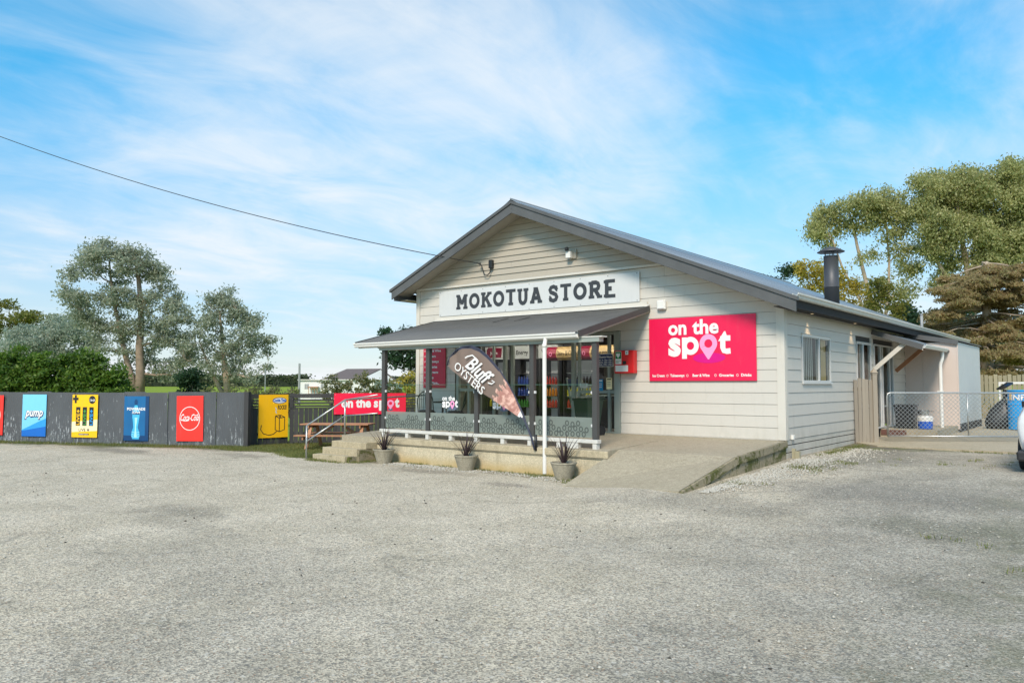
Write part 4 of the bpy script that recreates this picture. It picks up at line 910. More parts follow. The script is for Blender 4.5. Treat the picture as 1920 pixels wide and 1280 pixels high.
# small tap + stub post
tp = root('outdoor_tap', (XS + 0.05, 15.78, 0.70), 'small white socket low on the side wall near the corner', 'socket')
mb = MB(); mb.box(XS + 0.02, 15.72, 0.70, XS + 0.07, 15.81, 0.79); mb.build('case', 'white_paint', tp, bevel=0.005); mb = MB(); mb.tube([(XS + 0.05, 15.77, 0.695), (XS + 0.05, 15.77, 0.66), (XS + 0.08, 15.77, 0.65)], 0.012, 8); mb.build('spout', 'steel', tp)
sp_ = root('stub_post', (-5.25, 15.70, 0.33), 'short weathered timber stub post at the foot of the side wall', 'post')
mb = MB(); mb.box(-5.34, 15.62, 0.2, -5.27, 15.69, 0.53); mb.build('post', 'back_paling', sp_, bevel=0.005); mb = MB(); mb.box(-5.268, 15.60, 0.2, -5.18, 15.68, 0.48); mb.build('post', 'back_paling', sp_, bevel=0.005)

# ================================================================== GLASS BALUSTRADE
bal = root('glass_balustrade', (-11.1, 12.75, 0.6), 'frosted glass balustrade with white bottom rail along the verandah front', 'balustrade')
PX = [-14.17, -12.66, -11.17, -9.65, -8.12]
for i in range(4):
    a, b = PX[i] + 0.075, PX[i+1] - 0.075
    g = MB(); g.add([(a, 12.742, .77), (b, 12.742, .77), (b, 12.742, 1.80), (a, 12.742, 1.80)], [(0, 1, 2, 3)]); pn = g.build('glass_panel', 'pane_glass', bal)
    g = MB(); g.box(a, 12.737, 1.801, b, 12.747, 1.808); g.build('glass_edge', 'glass_green', pn)
    F = Face((a, 12.732, 0.77), (1, 0, 0), (0, 0, 1)); L = b - a
    g = MB(); poly(g, F, [(0, 0), (L, 0), (L, 0.395), (0, 0.395)], 0.001); g.build('frosted_band', 'frosted_film', pn)
    g = MB(); rr = 0.062; px_ = 0.132
    n = int(L / px_) + 2
    for k in range(n):
        for u, v, c in ((k * px_ + 0.0, 0.063, True), ((k + .5) * px_, 0.163 - (0.026 if k % 5 == 4 else 0) + 0.012 * (k % 2), True), (k * px_, 0.272 - (0.022 if k % 5 == 2 else 0), k % 5 in (1, 2, 3))):
            if c and rr < u < L - rr: ring(g, F, u, v, 0.050, 0.058, 0.025, 0.003, 14)
    g.build('ring_pattern', 'frost_ring', pn)
    if i in (1, 2): on_the_spot(pn, F, L*0.28, 0.50, 0.46, shadow='pin_shadow_blue', h=0.004) if False else None
    if i in (1, 2):
        dec = root('window_decal', F.p(L*0.30, 0.52), 'white on the spot decal on the glass ' + ('left of the feather flag' if i == 1 else 'half hidden behind the feather flag'), 'decal')
        on_the_spot(dec, F, L*0.28, 0.53, 0.48, shadow='pin_shadow_blue', h=0.004)
    for u in (a - 0.01, b + 0.01):
        for z in (0.98, 1.62):
            c = MB(); c.box(u - 0.03, 12.715, z, u + 0.03, 12.76, z + 0.055); c.build('glass_clamp', 'print_grey', bal, bevel=0.004)
mb = MB(); mb.box(-14.24, 12.66, 0.672, -8.03, 12.80, 0.742); mb.build('bottom_rail', 'dirty_white', bal, bevel=0.004)
for xx in (-14.12, -13.3, -12.63, -11.9, -11.15, -10.4, -9.68, -8.95, -8.62, -8.10):
    w = 0.14 if xx == -8.62 else 0.045
    c = MB(); c.box(xx - w, 12.665, 0.545, xx + w, 12.78, 0.664); c.build('rail_block', 'dirty_white', bal)

# ================================================================== HANDRAIL
hr = root('handrail', (-15.5, 12.5, 0.56), 'grey galvanised pipe handrail beside the concrete steps', 'handrail')
bp_, tp_ = Vector((-15.80, 11.70, 0)), Vector((-15.40, 12.55, 0.555))
def tubepart(pts, r, nm, mat, par): b = MB(); b.tube(pts, r, 10); return b.build(nm, mat, par, smooth=True)
tubepart([bp_, bp_ + Vector((0, 0, 0.80))], 0.022, 'post', 'galvanised', hr); tubepart([tp_, tp_ + Vector((0, 0, 0.86))], 0.022, 'post', 'galvanised', hr)
tubepart([bp_ + Vector((0, 0, 0.80)), tp_ + Vector((0, 0, 0.87)), (-15.44, 15.38, 1.51)], 0.020, 'top_rail', 'galvanised', hr)
tubepart([bp_ + Vector((0, 0, 0.42)), tp_ + Vector((0, 0, 0.47))], 0.020, 'mid_rail', 'galvanised', hr)
tubepart([tp_ + Vector((0, 0, 0.47)), (-14.24, 12.60, 1.115)], 0.016, 'mid_rail', 'galvanised', hr)
tubepart([tp_ + Vector((0, 0, 0.87)), (-14.24, 12.60, 1.56)], 0.016, 'front_rail', 'galvanised', hr)

# ================================================================== FEATHER FLAG
fb = root('feather_flag', (-9.40, 12.5, 0.6), 'tilted brown feather flag reading Bluff OYSTERS on a dark pole', 'flag')
FL = lambda u, v: Vector((u, 12.44, v))
pole = [(-9.58, 1.00), (-9.61, 1.06), (-9.67, 1.21), (-9.78, 1.40), (-9.88, 1.57), (-9.98, 1.72), (-10.09, 1.87), (-10.27, 2.09), (-10.45, 2.27), (-10.63, 2.43), (-10.84, 2.56), (-11.08, 2.64), (-11.33, 2.63), (-11.54, 2.55), (-11.68, 2.43), (-11.76, 2.32), (-11.79, 2.23)]
low = [(-9.58, 1.00), (-9.67, 1.10), (-9.87, 1.19), (-10.06, 1.29), (-10.29, 1.39), (-10.53, 1.51), (-10.75, 1.61), (-10.99, 1.73), (-11.19, 1.85), (-11.41, 1.98), (-11.60, 2.09), (-11.79, 2.23)]
def lerp(a, b, t_): return (a[0] + (b[0]-a[0])*t_, a[1] + (b[1]-a[1])*t_)
def resample(pts, n):
    P_ = [Vector(p) for p in pts]; d = [0]
    for i in range(1, len(P_)): d.append(d[-1] + (P_[i] - P_[i-1]).length)
    out = []
    for k in range(n):
        s_ = d[-1] * k / (n - 1); i = max(j for j in range(len(d)) if d[j] <= s_ + 1e-9); i = min(i, len(P_) - 2)
        out.append(tuple(P_[i].lerp(P_[i+1], (s_ - d[i]) / (d[i+1] - d[i]))))
    return out
NU, NV = 46, 14
pr, lr_ = resample(pole, NU), resample(low, NU); vs, fs, mi = [], [], []
def wrinkle(t_, s_): # folds fan out near the tip
    return 0.045 * math.sin(52 * t_) * max(0, (t_ - 0.50) / 0.50) ** 1.2 * (1 - s_ * 0.8) + 0.012 * math.sin(7 * t_ + 4 * s_)
for i in range(NU):
    for j in range(NV + 1):
        s_ = j / NV; u, v = lerp(pr[i], lr_[i], s_); vs.append(Vector((u, 12.45 + wrinkle(i / (NU - 1), s_), v)))
b = MB(); b.v = vs
for i in range(1, NU - 1):
    for j in range(NV):
        a = i * (NV + 1) + j; b.f.append([a, a + 1, a + NV + 2, a + NV + 1]); t_ = i / NU
        m_ = 0
        if t_ < 0.05 + 0.02*j/NV: m_ = 1
        elif t_ < 0.35 + 0.03 * math.sin(j * 1.7) + 0.08 * (j / NV - 0.5): m_ = 2 if t_ > 0.10 else 3
        elif j == 0 and t_ > .4: m_ = 1
        b.mi.append(m_)
b.build('banner', ['oyster_brown', 'flag_navy', 'oyster_print', 'print_white'], fb, smooth=True)
tubepart([Vector((p[0], 12.44, p[1])) for p in [(-9.37, .50), (-9.45, .74)] + pole], [0.020]*6 + [0.013]*13, 'pole', 'flag_navy', fb)
tubepart([(-9.37, 12.5, 0.48), (-9.38, 12.48, 0.80)], 0.03, 'bracket', 'black_plastic', fb)
ang = R(-36); F = Face((-11.27, 12.405, 2.25), (math.cos(ang), 0, math.sin(ang)), (-math.sin(ang), 0, math.cos(ang)))
mb = MB(); text(mb, F, 'Bluff', 0.06, -0.01, 0.80, 0.33, 0, bold=0.02, shear=0.5)
ribbon(mb, F, [(-.04,.13), (.0,.20), (.10,.30), (.22,.30)], .028, .001); ribbon(mb, F, [(.80,.08), (.90,.12), (.94,.20), (.86,.18)], .026, .001); ribbon(mb, F, [(.60,-.02), (.52,-.09), (.46,-.06), (.52,.0)], .024, .0015); mb.build('script_lettering', 'print_white', fb)
mb = MB(); text(mb, F, 'OYSTERS', -0.19, -0.235, 1.0, 0.18, 0, bold=0.004); mb.build('lettering', 'print_white', fb)

# ================================================================== VERANDAH FURNITURE, BIN, POTS
def windsor(x, y, rz, label):
    z0 = FZ(y); rt = root('verandah_chair', (x, y, z0), label, 'chair', 'black chairs on the verandah')
    T_ = Matrix.Translation((x, y, z0)) @ Matrix.Rotation(rz, 4, 'Z')
    def bb(): m_ = MB(); m_.T = T_; return m_
    b = bb(); b.lathe((0, 0, 0.44), [(0.20, 0), (0.23, 0.01), (0.23, 0.03), (0.20, 0.035)], 20); b.build('seat', 'black_metal', rt)
    b = bb(); b.lathe((0, 0, 0.476), [(0.20, 0), (0.21, 0.02), (0.18, 0.04)], 20); b.build('cushion', 'black_plastic', rt)
    for a in (45, 135, 225, 315):
        c, s_ = math.cos(R(a)), math.sin(R(a)); b = bb(); b.tube([(0.15*c, 0.15*s_, 0.45), (0.22*c, 0.22*s_, 0)], [0.018, 0.013], 8); b.build('leg', 'black_metal', rt)
    hoop = [(-0.20, 0.12, 0.46)] + [(-0.205*math.cos(R(t_)), 0.17 + 0.08, 0.72 + 0.27*math.sin(R(t_))) for t_ in range(0, 181, 15)] + [(0.20, 0.12, 0.46)]
    b = bb(); b.tube(hoop, 0.013, 8); b.build('back_hoop', 'black_metal', rt)
    for k in range(-3, 4):
        xx = k * 0.048; b = bb(); b.tube([(xx, 0.15, 0.46), (xx * 1.12, 0.245, 0.72 + 0.27 * math.sqrt(max(0.05, 1 - (xx*1.12/0.205)**2)))], 0.0065, 6); b.build('spindle', 'black_metal', rt)
windsor(-14.32, 14.35, R(55), 'black hoop backed chair at the left end of the verandah')
windsor(-13.25, 14.30, R(-50), 'black hoop backed chair behind the glass right of the small table')
tb = root('verandah_table', (-13.95, 14.6, FZ(14.6)), 'small dark round cafe table between the two black chairs', 'table')
mb = MB(); mb.lathe((-13.9, 14.55, FZ(14.55)), [(0.28, 0.69), (0.30, 0.70), (0.30, 0.72), (0.28, 0.73)], 24); mb.build('table_top', 'black_metal', tb)
for a in (30, 150, 270):
    c, s_ = math.cos(R(a)), math.sin(R(a)); mb = MB(); mb.tube([(-13.9 + 0.05*c, 14.55 + 0.05*s_, FZ(14.5) + 0.69), (-13.9 + 0.07*c, 14.55 + 0.07*s_, FZ(14.5) + 0.35), (-13.9 + 0.24*c, 14.55 + 0.24*s_, FZ(14.5))], 0.014, 8); mb.build('leg', 'black_metal', tb)
bn = root('wheelie_bin', (-9.7, 14.75, FZ(14.7)), 'dark green wheelie bin beside the shop door', 'bin')
T_ = Matrix.Translation((-9.60, 14.78, FZ(14.75))) @ Matrix.Rotation(R(-14), 4, 'Z')
def bb(): m_ = MB(); m_.T = T_; return m_
b = bb(); b.hexa([(-.17,-.20,.06), (.17,-.20,.06), (.17,.16,.06), (-.17,.16,.06)], [(-.235,-.27,.80), (.235,-.27,.80), (.235,.25,.80), (-.235,.25,.80)]); b.build('body', 'bin_green', bn, bevel=0.015)
b = bb(); b.box(-.25, -.285, .79, .25, .26, .825); b.build('rim', 'bin_green', bn, bevel=0.008)
b = bb(); b.hexa([(-.255,-.30,.828), (.255,-.30,.828), (.255,.30,.828), (-.255,.30,.828)], [(-.24,-.27,.86), (.24,-.27,.86), (.235,.27,.895), (-.235,.27,.895)]); b.build('lid', 'bin_green', bn, bevel=0.01)
b = bb(); b.tube([(-.22,.33,.82), (.22,.33,.82)], 0.016, 8); b.build('handle', 'black_plastic', bn)
for sx_ in (-1, 1):
    b = bb(); b.lathe((sx_*.19 - .025, .20, .11), [(0.04, 0), (0.115, 0.0), (0.12, 0.02), (0.115, 0.05), (0.04, 0.05)], 20, axis='X'); b.build('wheel', 'black_rubber', bn)
Fb = Face(T_ @ Vector((-.1, -.232, .33)), T_.to_3x3() @ Vector((1, 0, 0)), T_.to_3x3() @ Vector((0, -.09, 1)))
b = MB(); text(b, Fb, 'Rural', .02, 0, .17, .05, .006, bold=.03); b.build('lettering', 'print_white', bn)

def pot_plant(x, y, z, label, seed, sx_=1.0, sc_=1.0):
    r_ = random.Random(seed); rt = root('plant_pot', (x, y, z), label, 'pot', 'flax pots along the front of the platform')
    b = MB(); b.lathe((x, y, z - 0.01), [(0.145, 0), (0.155, 0.01), (0.24, 0.29), (0.255, 0.305), (0.256, 0.33), (0.232, 0.332), (0.22, 0.29), (0.21, 0.285)], 32); b.build('pot', 'pot_concrete', rt, smooth=False)
    b = MB(); b.lathe((x, y, z + 0.26), [(0.215, 0), (0.20, 0.03), (0.0, 0.04)], 20); b.build('soil', 'soil', rt)
    vs, fs = [], []
    b = MB()
    for k in range(34):
        a = r_.uniform(0, 2*math.pi); le = r_.uniform(0.30, 0.66) * sc_; lean = r_.uniform(0.05, 0.85); w = r_.uniform(0.008, 0.015); base = Vector((x + 0.04*math.cos(a)*r_.random(), y + 0.04*math.sin(a)*r_.random(), z + 0.285))
        d = Vector((math.cos(a), math.sin(a), 0)); sd = Vector((-d.y, d.x, 0)); pts = []
        bend = r_.uniform(0, 0.25)
        for i in range(6):
            t_ = i/5; pts.append((base + d * (lean*le*t_ + bend*le*t_*t_) + Vector((0, 0, le*t_*(1 - 0.18*lean*t_) - bend*0.35*le*t_*t_)), w * (1 - t_**2.2) + 0.0015))
        v_ = []
        for p, ww in pts: v_ += [p - sd*ww, p + d*ww*0.35 , p + sd*ww]
        b.add(v_, [q for i in range(5) for q in ((i*3, i*3+1, i*3+4, i*3+3), (i*3+1, i*3+2, i*3+5, i*3+4))])
    b.build('flax_leaves', 'purple_leaf', rt)
pot_plant(-13.50, 12.15, 0.0, 'left flax pot, standing beside the concrete steps', 3, sc_=1.0)
pot_plant(-11.02, 12.22, 0.0, 'middle flax pot, below the glass balustrade left of the white downpipe', 8, sc_=0.95)
pot_plant(-8.50, 12.20, 0.01, 'right flax pot, between the white downpipe and the ramp', 14, sc_=1.1)
# ================================================================== IRON FENCE WITH ADVERTISING BOARDS
fd = Vector((8.1, 3.57, 0)).normalized(); fn = Vector((fd.y, -fd.x, 0))          # along the fence, towards the yard
f0 = Vector((-30.2, FX(-30.2), 0)); LEN = (Vector((-19.93, 12.63, 0)) - f0).length
iron = root('iron_fence', f0 + fd * LEN / 2, 'long corrugated iron fence with peeling dark grey paint', 'fence')
s0 = 0.0; k = 0; r_ = random.Random(5)
widths = []
while s0 < LEN - 0.1:
    w = min(r_.choice([0.76, 0.84, 0.92]), LEN - s0); widths.append((s0, w)); s0 += w - 0.02
for k, (s0, w) in enumerate(widths):
    n = int(w / 0.076 * 8); top = 1.575 + r_.uniform(-0.012, 0.018); lean = r_.uniform(-0.012, 0.012); push = 0.018 * (k % 2); vs = []
    for i in range(n + 1):
        s_ = s0 + w * i / n; h = 0.0095 * math.sin(2*math.pi*(s_/0.076)) + push
        curl = 0.05 if (k == 7 and i == n) else 0
        for z in (-0.03, 0.25, top): vs.append(f0 + fd * s_ + fn * (h + lean * z + (curl if z < 0.1 else 0)) + Vector((0, 0, z)))
    b = MB(); b.add(vs, [q for i in range(n) for q in ((i*3, i*3+3, i*3+4, i*3+1), (i*3+1, i*3+4, i*3+5, i*3+2))])
    b.build('iron_sheet', 'old_iron', iron, smooth=True)
for s_ in np.arange(0.2, LEN, 2.3): b = MB(); p = f0 + fd * float(s_) - fn * 0.07; b.box(p.x - .05, p.y - .05, -0.1, p.x + .05, p.y + .05, 1.5); b.build('post', 'black_boards', iron)
for z in (0.35, 1.35): b = MB(); b.beam(f0 - fn * 0.04 + Vector((0, 0, z)), f0 + fd * LEN - fn * 0.04 + Vector((0, 0, z)), 0.04, 0.09); b.build('rail', 'black_boards', iron)
pe = f0 + fd * (LEN + 0.06); b = MB(); b.T = Matrix.Translation(pe) @ Matrix.Rotation(math.atan2(fd.y, fd.x), 4, 'Z'); b.box(-.05, -.09, -0.1, .09, .05, 1.60); b.build('end_post', 'black_boards', iron)
def s_of(px):                                     # distance along the fence on the bearing of a picture column
    d = _f + _r * ((px - 960) / 1448); n = Vector((d.y, -d.x, 0)); return -(f0.dot(n)) / fd.dot(n)
def ad(name, px0, px1, z0, z1, mat, label, tilt=0.0):
    a, b_ = s_of(px0), s_of(px1); o = f0 + fd * a + fn * 0.047 + Vector((0, 0, z0)); u = (fd + Vector((0, 0, tilt))).normalized()
    F = Face(o, u, (0, 0, 1) - 0 * u if False else Vector((0, 0, 1)) - u * tilt); w = b_ - a
    rt = sign(name, F, w, z1 - z0, 0.006, mat, label); return rt, F, w, z1 - z0
def coke(rt, F, w, h):
    b = MB(); ring(b, F, w*.5, h*.5, w*.385, w*.385, w*.022, H0, 48); b.build('circle', 'print_white', rt)
    b = MB(); text(b, F, 'Coca-Cola', w*.155, h*.455, w*.69, w*.21, H0, bold=.012, shear=.55)
    # swashes of the script
    ribbon(b, F, [(w*.22,h*.462), (w*.30,h*.445), (w*.40,h*.447), (w*.48,h*.462)], w*.018, H0+.001); ribbon(b, F, [(w*.58,h*.572), (w*.66,h*.582), (w*.74,h*.570), (w*.83,h*.585)], w*.018, H0+.0015)
    b.build('script_lettering', 'print_white', rt)
rt, F, w, h = ad('cola_sign', -29, 11.8, 0.22, 1.47, 'print_red', 'red cola advertising board cut off by the left edge of the view'); coke(rt, F, w, h)
rt, F, w, h = ad('water_sign', 47.5, 92.0, 0.20, 1.50, 'print_light_blue', 'light blue pump drink board on the iron fence')
b = MB(); poly(b, F, [(0,0), (w,0), (w,h*.43), (w*.75,h*.37), (0,h*.15)], .001); b.build('lower_band', 'print_mid_blue', rt); b = MB(); poly(b, F, [(0,0), (w,0), (w,h*.24), (0,h*.13)], .002); b.build('lowest_band', 'print_deep_blue', rt)
b = MB(); text(b, F, 'pump', w*.10, h*.475, w*.80, h*.15, .003, bold=.075, shear=.3); b.build('letter_shadow', 'print_navy', rt)
b = MB(); text(b, F, 'pump', w*.13, h*.485, w*.74, h*.13, .005, bold=.025, shear=.3); b.build('lettering', 'print_white', rt)
rt, F, w, h = ad('energy_sign', 140.5, 188.0, 0.20, 1.50, 'print_yellow', 'yellow LIVE+ energy drink board with three upright cans')
b = MB(); poly(b, F, [(0,h*.12), (w,h*.16), (w,h*.42), (0,h*.36)], .001); b.build('pale_glow', 'print_pale_yellow', rt)
b = MB(); poly(b, F, [(.02*w,h*.87), (.24*w,h*.87), (.24*w,h*.93), (.02*w,h*.93)], .002); poly(b, F, [(.09*w,h*.80), (.17*w,h*.80), (.17*w,h*.99), (.09*w,h*.99)], .0025); disc(b, F, w*.78, h*.88, w*.13, w*.13, .002)
for i in range(3): poly(b, F, [(w*(.155+.26*i), h*.27), (w*(.325+.26*i), h*.27), (w*(.325+.26*i), h*.71), (w*(.155+.26*i), h*.71)], .002)
text(b, F, 'LIVE', w*.28, h*.145, w*.27, h*.065, .003, bold=.01); poly(b, F, [(w*.60,h*.17),(w*.70,h*.17),(w*.70,h*.19),(w*.60,h*.19)], .003); poly(b, F, [(w*.635,h*.145),(w*.665,h*.145),(w*.665,h*.21),(w*.635,h*.21)], .0033)
poly(b, F, [(w*.28,h*.055),(w*.68,h*.055),(w*.68,h*.09),(w*.28,h*.09)], .002); b.build('black_print', 'print_black', rt)
for i, mt in enumerate(('print_yellow', 'drink_green', 'print_mid_blue')):
    b = MB(); x = w*(.24+.26*i); text(b, F, 'LIVE', w*(.30+.26*i), h*.29, h*.27, w*.115, .004, bold=.02, ang=R(90)); poly(b, F, [(x-w*.055,h*.600),(x+w*.055,h*.600),(x+w*.055,h*.622),(x-w*.055,h*.622)], .004); poly(b, F, [(x-w*.017,h*.575),(x+w*.017,h*.575),(x+w*.017,h*.648),(x-w*.017,h*.648)], .0044); b.build('can_print', mt, rt)
b = MB(); text(b, F, '2 for $5', w*.68, h*.85, w*.2, h*.05, .004, bold=.03); text(b, F, 'ENERGY DRINK', w*.30, h*.062, w*.36, h*.018, .004, bold=.02); b.build('white_print', 'print_white', rt)
rt, F, w, h = ad('sports_drink_sign', 237.5, 283.5, 0.13, 1.46, 'print_teal', 'dark blue POWERADE board showing one clear bottle')
b = MB(); poly(b, F, [(0,0),(w,0),(w,h*.12),(0,h*.12)], .001); poly(b, F, [(w*.86,h*.12),(w,h*.12),(w,h),(w*.86,h)], .001); b.build('dark_edge', 'print_teal_dark', rt)
bo = [(.36,.04),(.62,.04),(.66,.12),(.62,.22),(.57,.30),(.60,.42),(.63,.54),(.62,.66),(.57,.74),(.53,.80),(.43,.80),(.40,.74),(.35,.66),(.34,.54),(.37,.42),(.39,.30),(.34,.22),(.31,.12)]
b = MB(); poly(b, F, [(w*p, h*q) for p, q in bo], .002); b.build('bottle_print', 'print_aqua', rt)
b = MB(); poly(b, F, [(w*.43,h*.08),(w*.54,h*.08),(w*.50,h*.30),(w*.55,h*.52),(w*.44,h*.52),(w*.46,h*.30)], .003)
for q in (.10, .15, .20): ribbon(b, F, [(w*.33,h*q),(w*.48,h*(q-.02)),(w*.64,h*q)], w*.015, .0035)
b.build('bottle_highlight', 'print_ice', rt)
b = MB(); poly(b, F, [(w*.425,h*.80),(w*.535,h*.80),(w*.55,h*.88),(w*.51,h*.93),(w*.45,h*.93),(w*.41,h*.88)], .003); poly(b, F, [(w*.36,h*.59),(w*.62,h*.59),(w*.62,h*.635),(w*.36,h*.635)], .004); b.build('cap_print', 'print_teal_dark', rt)
b = MB(); text(b, F, 'POWERADE', w*.12, h*.685, w*.74, h*.06, .005, bold=.035); text(b, F, 'ION4', w*.33, h*.61, w*.32, h*.058, .006, bold=.02, shear=.2); b.build('lettering', 'print_white', rt)
rt, F, w, h = ad('cola_sign', 336.0, 385.5, 0.15, 1.47, 'print_red', 'whole red Coca-Cola board nearest the dark timber fence', tilt=0.012); coke(rt, F, w, h)

# ================================================================== DARK TIMBER FENCE
tf = root('timber_fence', (-19, 15.5, 0), 'black stained timber fence with open slat top behind the picnic table', 'fence')
def run(a, b_, z_top=1.53):
    a, b_ = Vector((*a, 0)), Vector((*b_, 0)); d = (b_ - a); L = d.length; d.normalize(); n = Vector((d.y, -d.x, 0))
    def bx(s0, s1, z0, z1, o0, o1, nm):
        q = MB(); P_ = [a + d*s0 + n*o0, a + d*s1 + n*o0, a + d*s1 + n*o1, a + d*s0 + n*o1]
        q.hexa([p + Vector((0,0,z0)) for p in P_], [p + Vector((0,0,z1)) for p in P_]); q.build(nm, 'black_boards', tf)
    s_ = 0.01; k = 0
    while s_ < L - 0.05:
        w = 0.128 + 0.014*((k*7) % 3 - 1); bx(s_, min(L, s_ + w), 0.03 + 0.012*((k*5) % 3), 1.085, 0.0, 0.022, 'board'); s_ += w + (0.014 if k % 3 else 0.006); k += 1
    for z in (1.135, 1.225, 1.315, 1.405): bx(0, L, z, z + 0.048, 0.005, 0.03, 'slat')
    bx(0, L, z_top - 0.075, z_top, -0.01, 0.035, 'slat'); bx(0, L, 1.088, 1.115, -0.03, 0.035, 'rail'); bx(0, L, 0.30, 0.38, -0.05, -0.003, 'rail'); bx(0, L, 0.0, 0.026, -0.02, 0.03, 'kick_board')
    m_ = max(1, round(L / 1.35))
    for i in range(m_ + 1):
        s_ = min(max(0.05, L * i / m_), L - 0.05); bx(s_ - 0.05, s_ + 0.05, -0.1, z_top + 0.01, -0.13, -0.055, 'post'); bx(s_ - 0.045, s_ + 0.045, 1.117, z_top - 0.08, 0.031, 0.048, 'cover_strip')
run((-20.10, 12.85), (-19.90, 14.04)); run((-19.86, 14.08), (-17.20, 17.40))
# yellow snack board, pink banner on the timber fence
dd = (Vector((-19.90, 14.04, 0)) - Vector((-20.10, 12.85, 0))).normalized(); nn = Vector((dd.y, -dd.x, 0))
F = Face(Vector((-20.10, 12.85, 0)) + dd * 0.27 + nn * 0.06 + Vector((0, 0, 0.24)), dd, (0, 0, 1))
yb = sign('snack_board', F, 0.92, 1.27, 0.008, 'print_gold', 'yellow snack advertising board with blue wordmark on the short return of the timber fence'); w, h = 0.92, 1.27
b = MB(); disc(b, F, w*.70, h*.86, w*.245, h*.075, .001, 20); b.build('logo_outline', 'print_navy', yb); b = MB(); disc(b, F, w*.70, h*.86, w*.225, h*.062, .002, 20); b.build('logo_ground', 'print_white', yb)
b = MB(); text(b, F, 'Cookie Time', w*.49, h*.835, w*.42, h*.07, .003, bold=.05); b.build('wordmark', 'print_deep_blue', yb)
b = MB(); text(b, F, 'ROCKS!', w*.64, h*.655, w*.30, h*.10, .002, bold=.03)
for P_ in ([(.56,.50),(.56,.18),(.70,.13),(.88,.18),(.88,.47),(.74,.52),(.56,.50)], [(.56,.50),(.70,.45),(.88,.47)], [(.70,.45),(.70,.13)], [(.10,.30),(.07,.20),(.16,.10),(.34,.06),(.50,.08),(.62,.15)]): ribbon(b, F, [(w*p, h*q) for p, q in P_], .022, .003)
disc(b, F, w*.72, h*.485, w*.035, h*.018, .004, 12); b.build('amplifier_drawing', 'print_black', yb)
b = MB(); ribbon(b, F, [(w*.56,h*.70),(w*.60,h*.64),(w*.57,h*.62),(w*.60,h*.56)], .03, .002); b.build('bolt_mark', 'print_grey', yb)
d2 = (Vector((-17.20, 17.40, 0)) - Vector((-19.86, 14.08, 0))).normalized(); n2 = Vector((d2.y, -d2.x, 0))
bw = 2.18; F = Face(Vector((-19.86, 14.08, 0)) + d2 * 1.30 + n2 * 0.065 + Vector((0, 0, 0.90)), d2, (0, 0, 1))
bnr = sign('banner', F, bw, 0.645, 0.004, 'banner_pink', 'bright pink banner reading on the spot tied to the timber fence'); on_the_spot(bnr, F, 0.22, 0.22, 1.76, two_line=False, shadow='pin_shadow_blue')
for u in (0.04, bw - 0.04):
    for v in (0.04, 0.605): b = MB(); ring(b, F, u, v, .015, .015, .006, .002, 10); b.build('eyelet', 'steel', bnr)

# ================================================================== PICNIC TABLE
pt = root('picnic_table', (-17.9, 13.9, 0), 'orange brown wooden picnic table with attached benches on the grass', 'picnic table')
T_ = Matrix.Translation((-17.45, 13.98, 0)) @ Matrix.Rotation(R(32), 4, 'Z')
def bb(): m_ = MB(); m_.T = T_; return m_
for i in range(5): b = bb(); b.box(-.98, -.36 + i*.147, .685, .98, -.36 + i*.147 + .135, .72); b.build('table_board', 'wood_orange', pt, bevel=.004)
for s_ in (-1, 1):
    for j in (0, 1): y = s_*(.58 + .145*j); b = bb(); b.box(-.98, y - .065, .395, .98, y + .065, .43); b.build('bench_board', 'wood_orange', pt, bevel=.004)
for x in (-.74, .74):
    b = bb(); b.box(x - .02, -.75, .30, x + .02, .75, .392); b.build('cross_beam', 'wood_orange', pt); b = bb(); b.box(x - .02, -.34, .60, x + .02, .34, .683); b.build('cross_beam', 'wood_orange', pt)
    for s_ in (-1, 1): b = bb(); b.beam((x + .04, s_*.22, .66), (x + .04, s_*.60, 0.0), .04, .09, up=(1, 0, 0)); b.build('leg', 'wood_orange', pt)
for s_ in (-1, 1): b = bb(); b.beam((s_*.70, 0, .34), (s_*.12, 0, .66), .04, .07); b.build('brace', 'wood_orange', pt)

# ================================================================== SIDE YARD: PALING PANEL, GATE, CLUTTER
pw = root('paling_panel', (-5.2, 21.0, 0.33), 'short weathered paling panel with capped post beside the house wall', 'fence')
pa, pb = Vector((-5.345, 20.72, 0)), Vector((-4.98, 21.10, 0)); pa = Vector((-5.36, 20.26, 0)); d_ = Vector((0.78, 0.62, 0)); nrm_ = Vector((0.62, -0.78, 0))
for i in range(5):
    p0 = pa + d_ * (0.004 + i * 0.090); tl = 1.94 + 0.015*((i*3) % 4) - 0.02; q = MB(); th = .02; lean = .012*((i % 3) - 1); w = .085
    P_ = [p0 + nrm_*th, p0 + d_*w + nrm_*th, p0 + d_*w, p0]
    q.hexa([p + Vector((0,0,0.34)) for p in P_], [p + d_*lean + Vector((0,0,tl)) for p in P_]); q.build('paling', 'weathered_paling', pw)
q = MB(); q.beam(pa - nrm_*.03 + Vector((0,0,1.7)), pa + d_*.42 - nrm_*.03 + Vector((0,0,1.7)), .04, .09); q.build('rail', 'weathered_paling', pw)
pc = pa + d_ * 0.505
q = MB(); q.T = Matrix.Translation((pc.x, pc.y, 0)) @ Matrix.Rotation(math.atan2(.62, .78), 4, 'Z'); q.box(-.055, -.055, .2, .055, .055, 2.06); q.box(-.065, -.065, 2.061, .065, .065, 2.085); post = q.build('post', 'weathered_paling', pw)
q = MB(); q.T = Matrix.Translation((pc.x, pc.y, 0)) @ Matrix.Rotation(math.atan2(.62, .78), 4, 'Z'); q.add([(-.075,-.075,2.10),(.075,-.075,2.10),(.075,.075,2.10),(-.075,.075,2.10),(0,0,2.22)], [(0,1,4),(1,2,4),(2,3,4),(3,0,4),(3,2,1,0)]); q.box(-.06,-.06,2.086,.06,.06,2.099); q.build('post_cap', 'weathered_paling', post)
